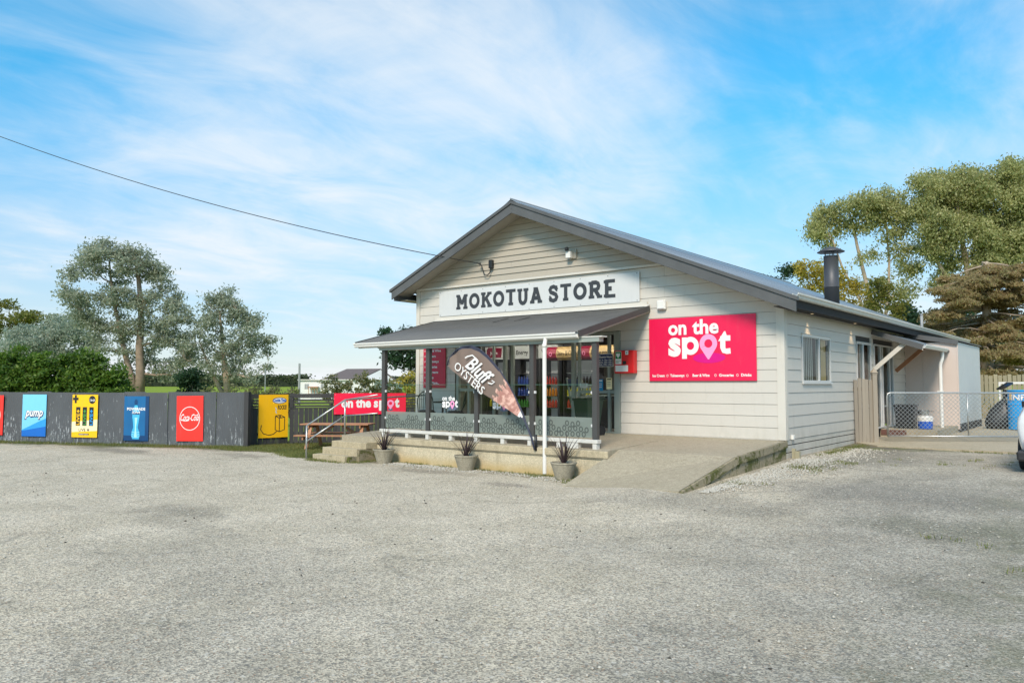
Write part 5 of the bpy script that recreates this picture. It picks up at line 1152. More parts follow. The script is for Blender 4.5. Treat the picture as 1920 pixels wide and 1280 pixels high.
ga = Vector((-4.80, 21.08, 0)); gd = Vector((.835, .55, 0)).normalized(); GL = 4.1; gz0, gz1 = .52, 1.60
gt = root('yard_gate', ga + gd * GL / 2, 'wide galvanised pipe gate with chain mesh across the side yard', 'gate')
G = lambda s_, z: ga + gd * s_ + Vector((0, 0, z))
tubepart([G(0.0, gz0), G(0.0, gz1 - .09), G(.03, gz1 - .02), G(.09, gz1), G(GL - .09, gz1), G(GL - .03, gz1 - .02), G(GL, gz1 - .09), G(GL, gz0)], .021, 'gate_frame', 'galvanised', gt)
tubepart([G(0, gz0), G(GL, gz0)], .021, 'gate_frame', 'galvanised', gt)
for s_ in (GL*.47,): tubepart([G(s_, gz0), G(s_, gz1)], .016, 'upright', 'galvanised', gt)
def seg_mesh(mb, s_a, z_a, s_b, z_b, r=.0022): mb.beam(G(s_a, z_a) , G(s_b, z_b), r*2, r*2)
mb = MB(); st = 0.105; c_ = -20
Hh = gz1 - gz0
for k in range(-11, int(GL/st) + 1):
    for sg in (1, -1):
        x0 = k*st if sg == 1 else k*st + Hh; x1 = x0 + sg*Hh; za, zb = gz0, gz1
        (xa, za), (xb, zb) = ((x0, za), (x1, zb))
        # clip to the frame
        def cl(xa, za, xb, zb):
            if xa > xb: xa, za, xb, zb = xb, zb, xa, za
            if xb <= 0 or xa >= GL: return None
            if xa < 0: za += (zb - za) * (0 - xa)/(xb - xa); xa = 0
            if xb > GL: zb = za + (zb - za) * (GL - xa)/(xb - xa); xb = GL
            return xa, za, xb, zb
        c_ = cl(xa, za, xb, zb)
        if c_: seg_mesh(mb, *c_, r=.0036)
mesh_ = mb.build('chain_mesh', 'galvanised', gt); mesh_['kind'] = 'stuff'
b = MB(); b.box(-4.86, 21.02, 1.25, -4.80, 21.06, 1.29); b.box(-4.86, 21.02, .70, -4.80, 21.06, .74); b.build('hinge', 'galvanised', gt)
# crate, pots, cooler on the landing
cr = root('black_crate', (-4.95, 23.6, .6), 'tall black plastic crate on the porch landing behind the gate', 'crate')
cz = .602
b = MB(); b.hexa([(-5.10,23.35,cz),(-4.66,23.35,cz),(-4.66,23.75,cz),(-5.10,23.75,cz)], [(-5.14,23.32,cz+.62),(-4.62,23.32,cz+.62),(-4.62,23.78,cz+.62),(-5.14,23.78,cz+.62)]); b.build('body', 'black_plastic', cr, bevel=.02)
b = MB(); b.box(-5.16,23.30,cz+.60,-4.60,23.80,cz+.66); b.build('rim', 'black_plastic', cr, bevel=.015)
for k in range(4): b = MB(); x = -5.04 + k*.12; b.box(x, 23.318, cz+.08, x+.03, 23.336, cz+.56); b.build('rib', 'black_plastic', cr)
cl_ = root('cooler_jug', (-4.38, 23.55, cz), 'round drinks cooler, blue below and white above, beside the crate', 'cooler')
b = MB(); b.lathe((-4.40, 23.5, cz), [(.16, 0), (.18, .02), (.185, .20), (.185, .21)], 28); b.build('body', 'blue_plastic', cl_, smooth=False)
b = MB(); b.lathe((-4.40, 23.5, cz), [(.186, .211), (.188, .30), (.19, .31), (.17, .345), (.10, .365)], 28); b.build('lid', 'white_paint', cl_)
b = MB(); b.tube([(-4.40 - .195*math.cos(R(a)), 23.5 - .14*math.sin(R(a)), cz + .30 - .13*math.sin(R(a))) for a in range(0, 181, 15)], .009, 6); b.build('handle', 'white_paint', cl_)
b = MB(); text(b, Face((-4.52, 23.30, cz + .10), (1, 0, 0), (0, 0, 1)), 'COOL', .03, .0, .16, .03, 0, bold=.02); b.v = b.v; 
pq = root('steel_pot', (-4.42, 23.6, cz + .37), 'dented steel cooking pot sitting on top of the drinks cooler', 'pot')
b = MB(); b.lathe((-4.44, 23.5, cz + .372), [(.12, 0), (.135, .01), (.14, .13), (.148, .135), (.148, .142), (.135, .142), (.13, .02)], 28); b.build('body', 'steel', pq, smooth=False)
b = MB(); b.tube([(-4.31, 23.48, cz+.48), (-4.20, 23.44, cz+.48), (-4.18, 23.5, cz+.48), (-4.31, 23.52, cz+.48)], .007, 6); b.build('handle', 'black_plastic', pq)
# barrel, bag, white frame, back fence
gz = float(ground_z(-3, 31)) + .04
br = root('steel_drum', (-2.62, 28.6, gz), 'bright blue steel drum with white lettering behind the gate', 'drum')
DX, DY = -2.58, 28.4
gz = float(ground_z(DX, DY)) + .036
b = MB(); b.lathe((DX, DY, gz), [(.43, 0), (.44, .01), (.43, .03), (.43, .36), (.447, .38), (.43, .40), (.43, .74), (.447, .76), (.43, .78), (.43, 1.16), (.445, 1.17), (.445, 1.20), (.42, 1.19), (.41, 1.0)], 40); b.build('drum', 'barrel_blue', br, smooth=False)
vd = Vector((-DX, -DY, 0)).normalized(); ud = Vector((-vd.y, vd.x, 0)) * 1
def wrap(s_, off, v0, hgt, wd, mt, nm):
    b = MB(); F = Face((0, 0, 0), (1, 0, 0), (0, 0, 1)); text(b, F, s_, 0, 0, wd, hgt, 0, bold=.03); out = []
    for p in b.v:
        a = (p.x + off) / .435; n_ = vd * math.cos(a) + ud * math.sin(a); out.append(Vector((DX, DY, gz)) + n_ * .451 + Vector((0, 0, v0 + p.z)))
    b.v = out; b.build(nm, mt, br)
wrap('INFO', -.36, .90, .17, .62, 'print_white', 'lettering'); wrap('V', -.10, .26, .12, .22, 'print_white', 'lettering')
b = MB(); F = None
for i in range(6):
    a0, a1 = (-.43 + i*.016)/.435, (-.43 + (i+1)*.016)/.435; f_ = lambda a, z: Vector((DX, DY, gz)) + (vd*math.cos(a) + ud*math.sin(a))*.452 + Vector((0, 0, z)); b.add([f_(a0,.90), f_(a1,.90), f_(a1,1.08), f_(a0,1.08)], [(0,1,2,3)])
b.build('paper_label', 'print_tan', br)
bg = root('rubbish_bag', (-3.3, 28.6, gz), 'slumped black rubbish bag against the left side of the blue drum', 'bag')
b = MB(); N_ = 18
for i, (rr, zz) in enumerate([(.28, .0), (.36, .06), (.40, .20), (.36, .40), (.26, .60), (.15, .78), (.07, .88), (.05, .92)]):
    for k in range(N_):
        a = 2*math.pi*k/N_; rj = rr * (1 + .13*math.sin(3*a + i) + .08*math.sin(7*a + 2*i)); b.v.append(Vector((-3.32 + .22*zz + rj*math.cos(a), 28.55 + rj*.8*math.sin(a), gz + zz)))
for i in range(7):
    for k in range(N_): b.f.append([i*N_+k, i*N_+(k+1)%N_, (i+1)*N_+(k+1)%N_, (i+1)*N_+k]); b.mi.append(0)
b.build('bag', 'black_plastic', bg, smooth=True)
b = MB(); b.beam((-3.22, 28.5, gz + 1.22), (-2.92, 28.35, gz + 1.42), .30, .05); b.build('flap', 'black_plastic', bg)
b = MB(); b.lathe((-3.08, 28.45, gz + .93), [(.05, 0), (.07, .15), (.04, .28)], 10); b.build('neck', 'black_plastic', bg)
wf = root('football_goal', (-2.6, 31.5, .4), 'white metal goal frame standing in front of the paling fence', 'frame')
for p0, p1 in (((-3.55, 31.5, .40), (-3.55, 31.5, 1.83)), ((-1.30, 31.5, .40), (-1.30, 31.5, 1.83))): b = MB(); b.beam(p0, p1, .06, .06); b.build('upright', 'white_paint', wf)
b = MB(); b.box(-3.58, 31.47, 1.831, -1.27, 31.53, 1.90); b.build('crossbar', 'white_paint', wf)
bf = root('back_paling_fence', (-2, 37, .4), 'pale greenish paling fence closing the back of the yard', 'fence')
x = -5.35; k = 0
while x < 4.0:
    w = .135; b = MB(); zt = 2.20 + .03*math.sin(k*2.3) ; b.box(x, 37.0, .42, x + w, 37.022, zt); b.build('paling', 'back_paling', bf); x += w + .022 + .012*(k % 2); k += 1
for z in (.75, 1.3, 1.85): b = MB(); b.box(-5.35, 37.03, z, 4.0, 37.07, z + .09); b.build('rail', 'back_paling', bf)
b = MB(); b.box(-4.95, 36.2, .45, -4.45, 36.7, 1.05); tag(b.build('mossy_block', 'mossy_concrete', bevel=.03), 'low mossy block against the back fence by the annex', 'block')

# ================================================================== CAR (only its left rear shows)
gc = float(ground_z(-1.2, 15.5)) + 0.004
CW = Matrix.Translation((-0.665, 15.35, gc)) @ Matrix.Rotation(R(-2), 4, 'Z')       # x: to its right, y: forward
car = root('parked_car', (-0.655, 17.3, gc), 'white hatchback parked at the right edge, seen from behind', 'car')
def bb(): m_ = MB(); m_.T = CW; return m_
secs = []   # (y, half width bottom, half width belt, half width roof, z bottom, z belt, z roof)
prof = [(0.0, .70, .80, .50, .42, .95, .96), (.06, .78, .86, .56, .30, .97, 1.15), (.35, .85, .885, .62, .24, .98, 1.42), (.9, .865, .895, .64, .22, .97, 1.50), (1.8, .865, .895, .65, .22, .96, 1.53), (2.6, .865, .895, .62, .22, .95, 1.45), (3.3, .86, .885, .72, .22, .93, 1.05), (3.9, .82, .85, .62, .24, .82, .85), (4.15, .70, .74, .5, .32, .62, .64)]
def sec(y, a, bt, c, z0, z1, z2):
    h = [(a*.9, z0), (a, z0 + .06), (bt, z0 + (z1-z0)*.5), (bt, z0 + (z1-z0)*.8), (bt - .03, z1), (c + (bt-c)*.45, z1 + (z2-z1)*.5), (c + .03, z1 + (z2-z1)*.9), (c*.55, z2 + .02)]
    return [(x, y, z) for x, z in h] + [(-x, y, z) for x, z in reversed(h)]
b = bb(); S_ = [sec(*p) for p in prof]; n = len(S_[0])
for s_ in S_: b.v += [CW @ Vector(p) for p in s_]
for i in range(len(S_) - 1):
    for k in range(n): b.f.append([i*n+k, i*n+(k+1)%n, (i+1)*n+(k+1)%n, (i+1)*n+k]); b.mi.append(0)
b.f += [list(range(n))[::-1], [(len(S_)-1)*n+k for k in range(n)]]; b.mi += [0, 0]
body = b.build('body', 'car_paint', car, smooth=True); ss = body.modifiers.new('s', 'SUBSURF'); ss.levels = ss.render_levels = 2
b = bb()
for s_ in (-1, 1): b.add([(s_*.80,.45,1.01),(s_*.80,1.6,1.0),(s_*.70,1.6,1.40),(s_*.70,.75,1.38)], [(0,1,2,3)]); b.add([(s_*.80,1.66,1.0),(s_*.80,2.7,.99),(s_*.71,2.35,1.38),(s_*.70,1.66,1.40)], [(0,1,2,3)])
b.build('side_window', 'black_plastic', car); b = bb(); b.add([(-.62,-.005,1.0),(.62,-.005,1.0),(.52,.24,1.36),(-.52,.24,1.36)], [(0,1,2,3)]); b.build('rear_window', 'black_plastic', car)
b = bb(); b.hexa([(-.86,-.03,.20),(.86,-.03,.20),(.86,.5,.20),(-.86,.5,.20)], [(-.865,-.05,.37),(.865,-.05,.37),(.865,.5,.37),(-.865,.5,.37)]); b.build('bumper', 'car_plastic', car, bevel=.03)
for s_ in (-1, 1):
    b = bb(); b.hexa([(s_*.50,-.02,.80),(s_*.735,.015,.80),(s_*.74,.12,.84),(s_*.50,.1,.84)], [(s_*.50,.0,.93),(s_*.72,.03,.94),(s_*.73,.14,.94),(s_*.50,.1,.93)]); b.build('tail_light', 'tail_red', car)
    b = bb(); b.box(s_*.715 - .03, -.055, .40, s_*.715 + .03, -.01, .56); b.build('reflector', 'tail_red', car)
    for y in (.72, 3.25):
        b = bb(); b.lathe((s_*.80 - .10, y, .315), [(.20, 0), (.305, .0), (.315, .03), (.315, .17), (.305, .20), (.20, .20)], 28, axis='X'); wh = b.build('wheel', 'black_rubber', car)
        b = bb(); b.lathe((s_*.80 - .085, y, .315), [(.02, .0), (.20, .0), (.205, .17), (.02, .172)], 20, axis='X'); b.build('rim', 'galvanised', wh)
    b = bb(); b.hexa([(s_*.90,2.45,1.0),(s_*1.08,2.45,1.02),(s_*1.07,2.60,1.02),(s_*.90,2.60,1.0)], [(s_*.90,2.45,1.13),(s_*1.09,2.45,1.16),(s_*1.07,2.60,1.15),(s_*.90,2.60,1.12)]); b.build('wing_mirror', 'black_plastic', car, bevel=.02)

# ================================================================== INSIDE THE SHOP (seen through the glass)
def fridge(x0, x1, y, which, label, head_mat, word, wmat, prods):
    rt = root('drinks_fridge', ((x0+x1)/2, y + .3, .66), label, 'fridge')
    b = MB(); b.box(x0, y + .02, .66, x0 + .05, y + .65, 2.55); b.box(x1 - .05, y + .02, .66, x1, y + .65, 2.55); b.box(x0 + .05, y + .60, .66, x1 - .05, y + .65, 2.55); b.box(x0 + .05, y, .66, x1 - .05, y + .60, .82); b.build('cabinet', 'dark_interior', rt)
    b = MB(); b.box(x0 + .02, y - .02, 2.57, x1 - .02, y + .3, 2.95); b.build('header', head_mat, rt)
    if word:
        F = Face((x0 + .02, y - .022, 2.57), (1, 0, 0), (0, 0, 1)); b = MB(); text(b, F, word, (x1-x0)*.15, .12, (x1-x0)*.6, .13, .002, bold=.02); b.build('lettering', wmat, rt)
    b = MB(); b.box(x0 + .055, y + .56, .84, x1 - .055, y + .57, 2.5); b.build('back_light', 'fridge_glow', rt)
    for j, z in enumerate((1.15, 1.48, 1.81, 2.14)): b = MB(); b.box(x0 + .055, y + .08, z - .02, x1 - .055, y + .55, z); b.build('fridge_shelf', 'steel', rt)
    for z, mt in prods:
        x = x0 + .10
        while x < x1 - .08:
            copy_bottle(mt, x, y + .15, z, which); x += .105
BOT = {}
def copy_bottle(mt, x, y, z, which):
    cn = mt.split('_')[1]; row = {1.15: 'bottom', 1.48: 'middle', 1.81: 'upper'}[z]
    if mt not in BOT:
        b = MB(); b.lathe((x, y, z), [(.036, 0), (.040, .01), (.040, .13), (.034, .17), (.014, .21), (.014, .235), (.010, .24)], 10); o = b.build('bottle', mt, smooth=True); BOT[mt] = (o, Vector((x, y, z)))
    else:
        o0, p0 = BOT[mt]; o = o0.copy(); sc.collection.objects.link(o); o.location = o0.location + (Vector((x, y, z)) - p0)
    tag(o, f'{cn} drink bottle in the row on the {row} shelf of the {which} fridge', 'bottle', f'{cn} bottles on the {row} shelf of the {which} fridge')
fridge(-15.45, -14.72, 18.0, 'Juice', 'upright drinks fridge under a magenta Juice header, furthest left inside', 'print_white', '', 'print_white', [(1.15, 'drink_yellow'), (1.48, 'drink_orange'), (1.81, 'drink_green')])
b = MB(); F = Face((-15.40, 17.975, 2.60), (1, 0, 0), (0, 0, 1)); 
rtj = root('aisle_sign', (-15.1, 17.97, 2.6), 'dark red Juice sign above the leftmost fridge', 'sign'); b.prism([F.p(.04,.02), F.p(.60,.02), F.p(.64,.30), F.p(.10,.33), F.p(.03,.25)], (0, -.01, 0)); b.build('panel', 'print_wine', rtj); b = MB(); text(b, F, 'Juice', .17, .12, .30, .09, .016, bold=.02); b.build('lettering', 'print_white', rtj)
fridge(-14.35, -13.62, 18.0, 'Energy', 'upright drinks fridge under a white Energy header', 'print_grey', 'Energy', 'print_black', [(1.15, 'drink_green'), (1.48, 'drink_blue'), (1.81, 'drink_blue')])
fridge(-13.42, -12.70, 18.0, 'Water', 'upright drinks fridge under a white Water header', 'print_grey', 'Water', 'print_black', [(1.15, 'drink_red'), (1.48, 'drink_orange'), (1.81, 'drink_red')])
fridge(-12.60, -11.55, 18.05, 'widest', 'drinks fridge with orange bottles behind the white downpipe', 'dark_interior', '', 'print_white', [(1.15, 'drink_red'), (1.48, 'drink_yellow'), (1.81, 'drink_dark')])
bh = root('dairy_bulkhead', (-11.7, 17.4, 2.5), 'rounded tan and red bulkhead sign reading Dairy and Frozen inside the shop', 'sign')
for x0, x1, mt in ((-12.75, -12.40, 'print_wine'), (-12.40, -11.62, 'print_tan'), (-11.60, -11.30, 'print_wine'), (-11.30, -10.05, 'print_tan')):
    b = MB(); pr_ = [(17.55, 2.48), (17.47, 2.55), (17.43, 2.66), (17.47, 2.78), (17.55, 2.85)]; b.prism([(x0 + .002, a, c) for a, c in pr_], (x1 - x0 - .004, 0, 0)); b.build('panel', mt, bh)
F = Face((-12.35, 17.415, 2.60), (1, 0, 0), (0, 0, 1)); b = MB(); text(b, F, 'Dairy & Chilled', 0, 0, .70, .13, .0, bold=.0); b.build('word', 'print_black', bh); b = MB(); text(b, F, 'Frozen', 1.12, 0, .5, .13, .0, bold=.0); b.build('word', 'print_black', bh)
b = MB(); ring(b, F, -.22, .05, .05, .06, .015, .0, 12); ring(b, F, .88, .05, .05, .06, .015, .0, 12); b.build('roundels', 'pin_pink', bh)
ch = root('chest_freezer', (-10.9, 17.8, .66), 'dark chest freezer below the tan bulkhead sign', 'freezer')
b = MB(); b.box(-11.5, 17.6, .661, -10.1, 18.4, 1.5); b.build('cabinet', 'dark_interior', ch, bevel=.01); b = MB(); b.box(-11.5, 17.58, 1.501, -10.1, 18.4, 1.53); b.build('lid', 'steel', ch)
for x, z0, z1 in ((-11.3, 1.7, 2.4), (-10.85, 1.7, 2.4), (-10.4, 1.7, 2.4)):
    b = MB(); b.box(x - .17, 18.45, z0, x + .17, 18.46, z1); tag(b.build('wall_poster', 'interior_wall'), {-11.3: 'left', -10.85: 'middle', -10.4: 'right'}[x] + ' dim poster of the three on the wall above the freezer', 'poster')
cs = root('card_stand', (-11.0, 16.6, .66), 'leaning dark card stand with blue header just inside the shop window', 'stand')
b = MB(); b.beam((-11.12, 16.55, .67), (-11.42, 16.55, 1.98), .05, .04); b.build('stand_leg', 'aluminium_frame', cs); b = MB(); b.beam((-10.68, 16.55, .67), (-10.98, 16.55, 1.98), .05, .04); b.build('stand_leg', 'aluminium_frame', cs)
b = MB(); b.hexa([(-11.36,16.54,1.75),(-10.95,16.54,1.75),(-10.95,16.57,1.75),(-11.36,16.57,1.75)], [(-11.40,16.54,1.95),(-11.0,16.54,1.95),(-11.0,16.57,1.95),(-11.40,16.57,1.95)]); b.build('header', 'print_navy', cs)
for j in range(4):
    z = .80 + j*.23; x = -11.10 - (z - .67)*.229; b = MB(); b.hexa([(x,16.50,z),(x+.36,16.50,z),(x+.36,16.58,z),(x,16.58,z)], [(x-.02,16.50,z+.15),(x+.34,16.50,z+.15),(x+.34,16.58,z+.15),(x-.02,16.58,z+.15)]); b.build('card_rack', ['interior_wall', 'print_grey'][j % 2] if j != 1 else 'interior_wall', cs)
for i, (x, y, z) in enumerate(((-10.9, 16.7, 3.36), (-9.7, 19.2, 3.36), (-12.6, 16.7, 3.36), (-14.3, 16.7, 3.36), (-9.0, 17.6, 3.36))):
    rt = root('ceiling_light', (x, y, z), ['lit strip light over the freezer, middle of the shop', 'lit strip light at the right of the shop, further back', 'lit strip light over the fridges', 'lit strip light near the left window', 'lit strip light just inside the door'][i], 'light', 'strip lights on the shop ceiling')
    b = MB(); b.box(x - .6, y - .06, z + .01, x + .6, y + .06, z + .05); b.build('housing', 'white_paint', rt); b = MB(); b.box(x - .58, y - .04, z - .02, x + .58, y + .04, z + .009); b.build('tube', 'cool_tube', rt)
# ================================================================== PLANTS
def leaves(name, centers, radii, per, size, mat, parent=None, flat=1.0, droop=0.0, clump=0.22, nclump=14, seed=0, aspect=2.2, shell=0.55, origin=None):
    """leaf-sized quads in clumps spread through a set of blobs"""
    g = np.random.default_rng(seed); C_, N_ = [], []
    for c, r in zip(centers, radii):
        c = np.array(c); nc = max(3, int(nclump * (r / 1.0) ** 2)); d = g.normal(size=(nc, 3)); d /= np.linalg.norm(d, axis=1)[:, None]
        rad = shell + (1 - shell) * g.random(nc) ** 0.5; cc = c + d * (rad * r)[:, None] * np.array([1, 1, flat])
        for q, dd in zip(cc, d):
            n = max(4, int(per * g.uniform(0.5, 1.4))); off = g.normal(size=(n, 3)) * clump * np.array([1, 1, 0.62 if flat == 1 else 0.3]); off[:, 2] -= droop * np.hypot(off[:, 0], off[:, 1])
            C_.append(q + off); nn = g.normal(size=(n, 3)) * 0.8 + dd * 0.5 + np.array([0, 0, 0.5]); N_.append(nn)
    P_ = np.concatenate(C_); N_ = np.concatenate(N_); N_ /= np.linalg.norm(N_, axis=1)[:, None]; n = len(P_)
    a = np.cross(N_, g.normal(size=(n, 3))); a /= np.linalg.norm(a, axis=1)[:, None]
    if droop: a = a * 0.6 + np.array([0, 0, -1.0]) * min(1, droop) ; a /= np.linalg.norm(a, axis=1)[:, None]
    b = np.cross(N_, a); b /= (np.linalg.norm(b, axis=1)[:, None] + 1e-9); s = size * g.uniform(0.6, 1.4, n)[:, None]
    a = a * s; b = b * s / aspect
    V = np.stack([P_ - a, P_ + b * 1.0 - a * 0.1, P_ + a, P_ - b - a * 0.1], 1).reshape(-1, 3); Q = np.arange(4 * n).reshape(-1, 4)
    return np_mesh(name, V, Q, mat, parent, origin)
def limb(b, p0, p1, r0, r1, seed, n=7, wob=0.12, sag=0.0):
    g = random.Random(seed); p0, p1 = Vector(p0), Vector(p1); L = (p1 - p0).length; pts, rs = [], []
    for i in range(n):
        t_ = i / (n - 1); w = math.sin(math.pi * t_) * L * wob; pts.append(p0.lerp(p1, t_) + Vector((g.uniform(-1, 1), g.uniform(-1, 1), g.uniform(-.5, .5))) * w * 0.5 + Vector((0, 0, -sag * L * math.sin(math.pi * t_)))); rs.append(r0 + (r1 - r0) * t_)
    b.tube(pts, rs, 7); return pts
def tree(name, base, blobs, label, leafmat, bark, trunk_r, seed, per=60, size=0.12, clump=0.28, nclump=16, flat=1.0, droop=0.0, group=None, fork=0.25, depth=1.0, stems=1, cat='tree', shell=0.5, twigs=True, paths=None):
    """blobs: list of (centre, radius)"""
    g = random.Random(seed); base = Vector(base); rt = root(name, base, label, cat, group); b = MB()
    top = max(c.z for c, r in blobs); fk = base + Vector((0, 0, (top - base.z) * fork)) + Vector((g.uniform(-.3, .3), g.uniform(-.3, .3), 0))
    cs = [Vector(c) + _f * g.uniform(-depth, depth) * r for c, r in blobs]; rs = [r for c, r in blobs]
    starts = []; nodes0 = []
    for k, P_ in enumerate(paths or []):
        n_ = len(P_); rr = [trunk_r * (1 if k == 0 else .7) * (1 - .78 * i / (n_ - 1)) for i in range(n_)]; b.tube([Vector(p) + Vector((g.uniform(-.05, .05), 0, 0)) for p in P_], rr, 9); nodes0 += [(Vector(p), r_) for p, r_ in list(zip(P_, rr))[1:]]
    for s_ in range(stems if not paths else 0):
        q = fk + _r * (s_ - (stems - 1)/2) * trunk_r * 5; limb(b, base + _r * (s_ - (stems-1)/2) * trunk_r * 1.2 - Vector((0,0,.1)), q, trunk_r, trunk_r * .72, seed + s_, wob=.08); starts.append(q)
    order = sorted(range(len(cs)), key=lambda i: cs[i].z); nodes = nodes0 + [(q, trunk_r * .62) for q in starts]
    for i in order:
        c = cs[i]; best = min(nodes, key=lambda nd: (nd[0] - c).length + max(0, nd[0].z - c.z) * 3)
        tgt = c - Vector((0, 0, rs[i] * .35)); r0 = min(.085, max(.018, best[1] * .72)); pts = limb(b, best[0], tgt, r0, max(.012, r0 * .45), seed * 31 + i, wob=.14); nodes.append((pts[4], r0 * .7)); nodes.append((tgt, r0 * .5))
        if twigs:
            for k in range(5):
                e = c + Vector((g.uniform(-1, 1), g.uniform(-1, 1), g.uniform(-.5, .9))) * rs[i] * .8; limb(b, tgt, e, max(.010, r0 * .3), .006, seed * 77 + i * 5 + k, n=4)
    b.build('trunk', bark, rt, smooth=True)
    leaves('crown', cs, rs, per, size, leafmat, rt, flat=flat, droop=droop, clump=clump, nclump=nclump, seed=seed, shell=shell); return rt
def B(lst, depth, k=1.0):
    """survey of a crown: picture columns and rows with radius, at one distance"""
    return [(at(x, y, depth), r / 1448 * depth * k) for x, y, r in lst]
def on_ground(px, depth):
    p = at(px, 722, depth); p.z = float(ground_z(p.x, p.y)) - 0.05; return p

# left: two gum trees, silver gums, olive canopy, hedge
tree('gum_tree', on_ground(262, 46), B([(222,470,24),(160,485,20),(268,485,22),(300,510,20),(190,475,24),(335,580,18),(120,545,16),(145,580,20),(205,478,26),(240,472,24),(182,505,22),(150,500,16),(128,520,18),(250,500,26),(278,505,22),(215,520,20),(300,535,24),(322,560,20),(135,560,18),(168,575,26),(200,560,22),(240,560,26),(275,575,30),(310,590,26),(340,600,22),(215,605,26),(180,612,24),(150,600,22),(250,618,26),(290,630,28),(325,640,24),(345,665,20),(225,650,24),(190,650,22),(265,670,24),(300,690,24),(235,690,18),(335,700,18)], 46),
     'tallest grey leaved gum tree on the left, behind the blue bottle board', 'gum_leaf_grey', 'trunk_bark', .30, 11, per=76, size=.088, clump=.23, nclump=23, shell=.25, paths=[[at(*p, 46) for p in ((262,745),(264,700),(262,650),(266,600),(262,550),(258,505),(250,480))], [at(*p, 46) for p in ((257,742),(244,700),(232,655),(226,615),(216,575),(208,530),(205,490))]])
tree('gum_tree', on_ground(424, 46), B([(415,552,18),(400,572,18),(450,575,18),(480,600,16),(350,650,16),(505,640,12),(405,560,20),(425,570,22),(440,590,22),(395,585,16),(462,595,18),(380,610,22),(410,615,24),(445,625,26),(475,625,20),(492,645,16),(370,640,24),(400,650,26),(435,660,26),(470,665,22),(500,665,12),(360,670,22),(392,690,24),(425,695,22),(455,690,20),(478,705,14),(498,690,9)], 46),
     'smaller grey green gum tree standing right of the tallest one', 'gum_leaf_grey', 'pale_bark', .22, 12, per=72, size=.086, clump=.23, nclump=22, shell=.25, paths=[[at(*p, 46) for p in ((426,745),(424,700),(418,660),(416,620),(412,585))], [at(*p, 46) for p in ((420,742),(400,705),(385,670),(375,640))]])
tree('silver_gum', on_ground(110, 52), B([(95,615,28),(125,605,26),(150,620,24),(165,645,24),(110,645,30),(140,665,26),(90,660,24),(175,675,20)], 52), 'silver grey bushy gum just left of the tallest gum', 'gum_leaf_silver', 'pale_bark', .25, 13, per=70, size=.10, clump=.32, nclump=24, shell=.3)
tree('silver_gum', on_ground(28, 50), B([(35,635,24),(12,650,26),(55,650,24),(30,665,28),(70,668,20),(5,680,22)], 50), 'pale silver gum low at the left edge behind the hedge', 'gum_leaf_silver', 'pale_bark', .2, 14, per=70, size=.10, clump=.32, nclump=24, shell=.3)
tree('umbrella_tree', on_ground(45, 95), B([(30,600,24),(60,595,22),(85,600,18),(5,610,26),(45,615,26),(75,620,22),(15,632,22),(55,640,18)], 95), 'olive yellow spreading canopy far behind the silver gums', 'olive_leaf', 'pale_bark', .5, 15, per=40, size=.22, clump=.55, nclump=7, flat=.6, shell=.3)
tree('umbrella_tree', on_ground(5, 95), B([(10,568,14),(22,575,10),(-10,572,16),(-40,590,26)], 95), 'small olive crown poking up at the left edge', 'olive_leaf', 'pale_bark', .3, 16, per=36, size=.2, clump=.5, nclump=7, flat=.6)
# clipped conifer hedge behind the iron fence: bushes one beside another
hg = []
g = random.Random(3)
for i in range(9):
    px = -40 + i * 31; dpt = 31.5; topy = [672, 668, 655, 668, 662, 668, 672, 660, 690][i]
    c = on_ground(px, dpt); hz = at(px, topy, dpt).z; bl = []
    for k in range(9):
        z = hz * (k + .8) / 9.4; bl.append((Vector((c.x, c.y, z)) + _r * g.uniform(-.32, .32), .62 if k < 7 else .36))
    rt = root('hedge_bush', c, f'dark green conifer hedge bush, number {["one","two","three","four","five","six","seven","eight","nine"][i]} from the left behind the iron fence', 'hedge', 'conifer hedge behind the iron fence')
    b = MB(); limb(b, c, c + Vector((0, 0, hz * .8)), .07, .03, i); b.build('trunk', 'dark_bark', rt)
    leaves('foliage', [p for p, _ in bl], [r for _, r in bl], 46, .075, 'hedge_leaf', rt, clump=.13, nclump=62, seed=40 + i, aspect=2.0, shell=.45, droop=0.0)
def bush(px, py_top, rpx, depth, label, mat, seed, n=7, size=.09, cat='shrub', name='shrub', group=None, per=30, shell=.3, ncl=22):
    c = on_ground(px, depth); hz = at(px, py_top, depth).z; g = random.Random(seed); rr = rpx / 1448 * depth; bl = []
    for k in range(n): bl.append((Vector((c.x, c.y, 0)) + _r * g.uniform(-1, 1) * rr * .6 + _f * g.uniform(-.5, .5) * rr + Vector((0, 0, max(.25, hz * g.uniform(.25, .85)))), rr * g.uniform(.38, .55)))
    bl.append((Vector((c.x, c.y, hz - rr * .3)), rr * .33)); rt = root(name, c, label, cat, group); b = MB()
    for k, (p, r) in enumerate(bl): limb(b, c, p, .03, .01, seed * 9 + k, n=5)
    b.build('stem', 'dark_bark', rt); leaves('foliage', [p for p, _ in bl], [r for _, r in bl], per, size, mat, rt, clump=.16, nclump=ncl, seed=seed, shell=shell); return rt
bush(358, 690, 30, 42, 'dark green rounded bush between the two left gum trees', 'dark_conifer', 51, n=12, size=.10, per=50, ncl=40)
for i, (px, py, r, dp, lb) in enumerate([(395,722,24,36,'low scrubby bush behind the cola board'), (436,722,20,36,'low brownish scrub bush above the fence corner'), (475,718,26,38,'olive scrub bush behind the yellow snack board'), (515,722,24,38,'brown tinged scrub bush right of the yellow board'), (548,726,16,38,'small scrub bush left of the far white house')]):
    bush(px, py, r, dp, lb, 'scrub_leaf', 60 + i, group='scrub bushes beyond the timber fence', size=.08, per=26)
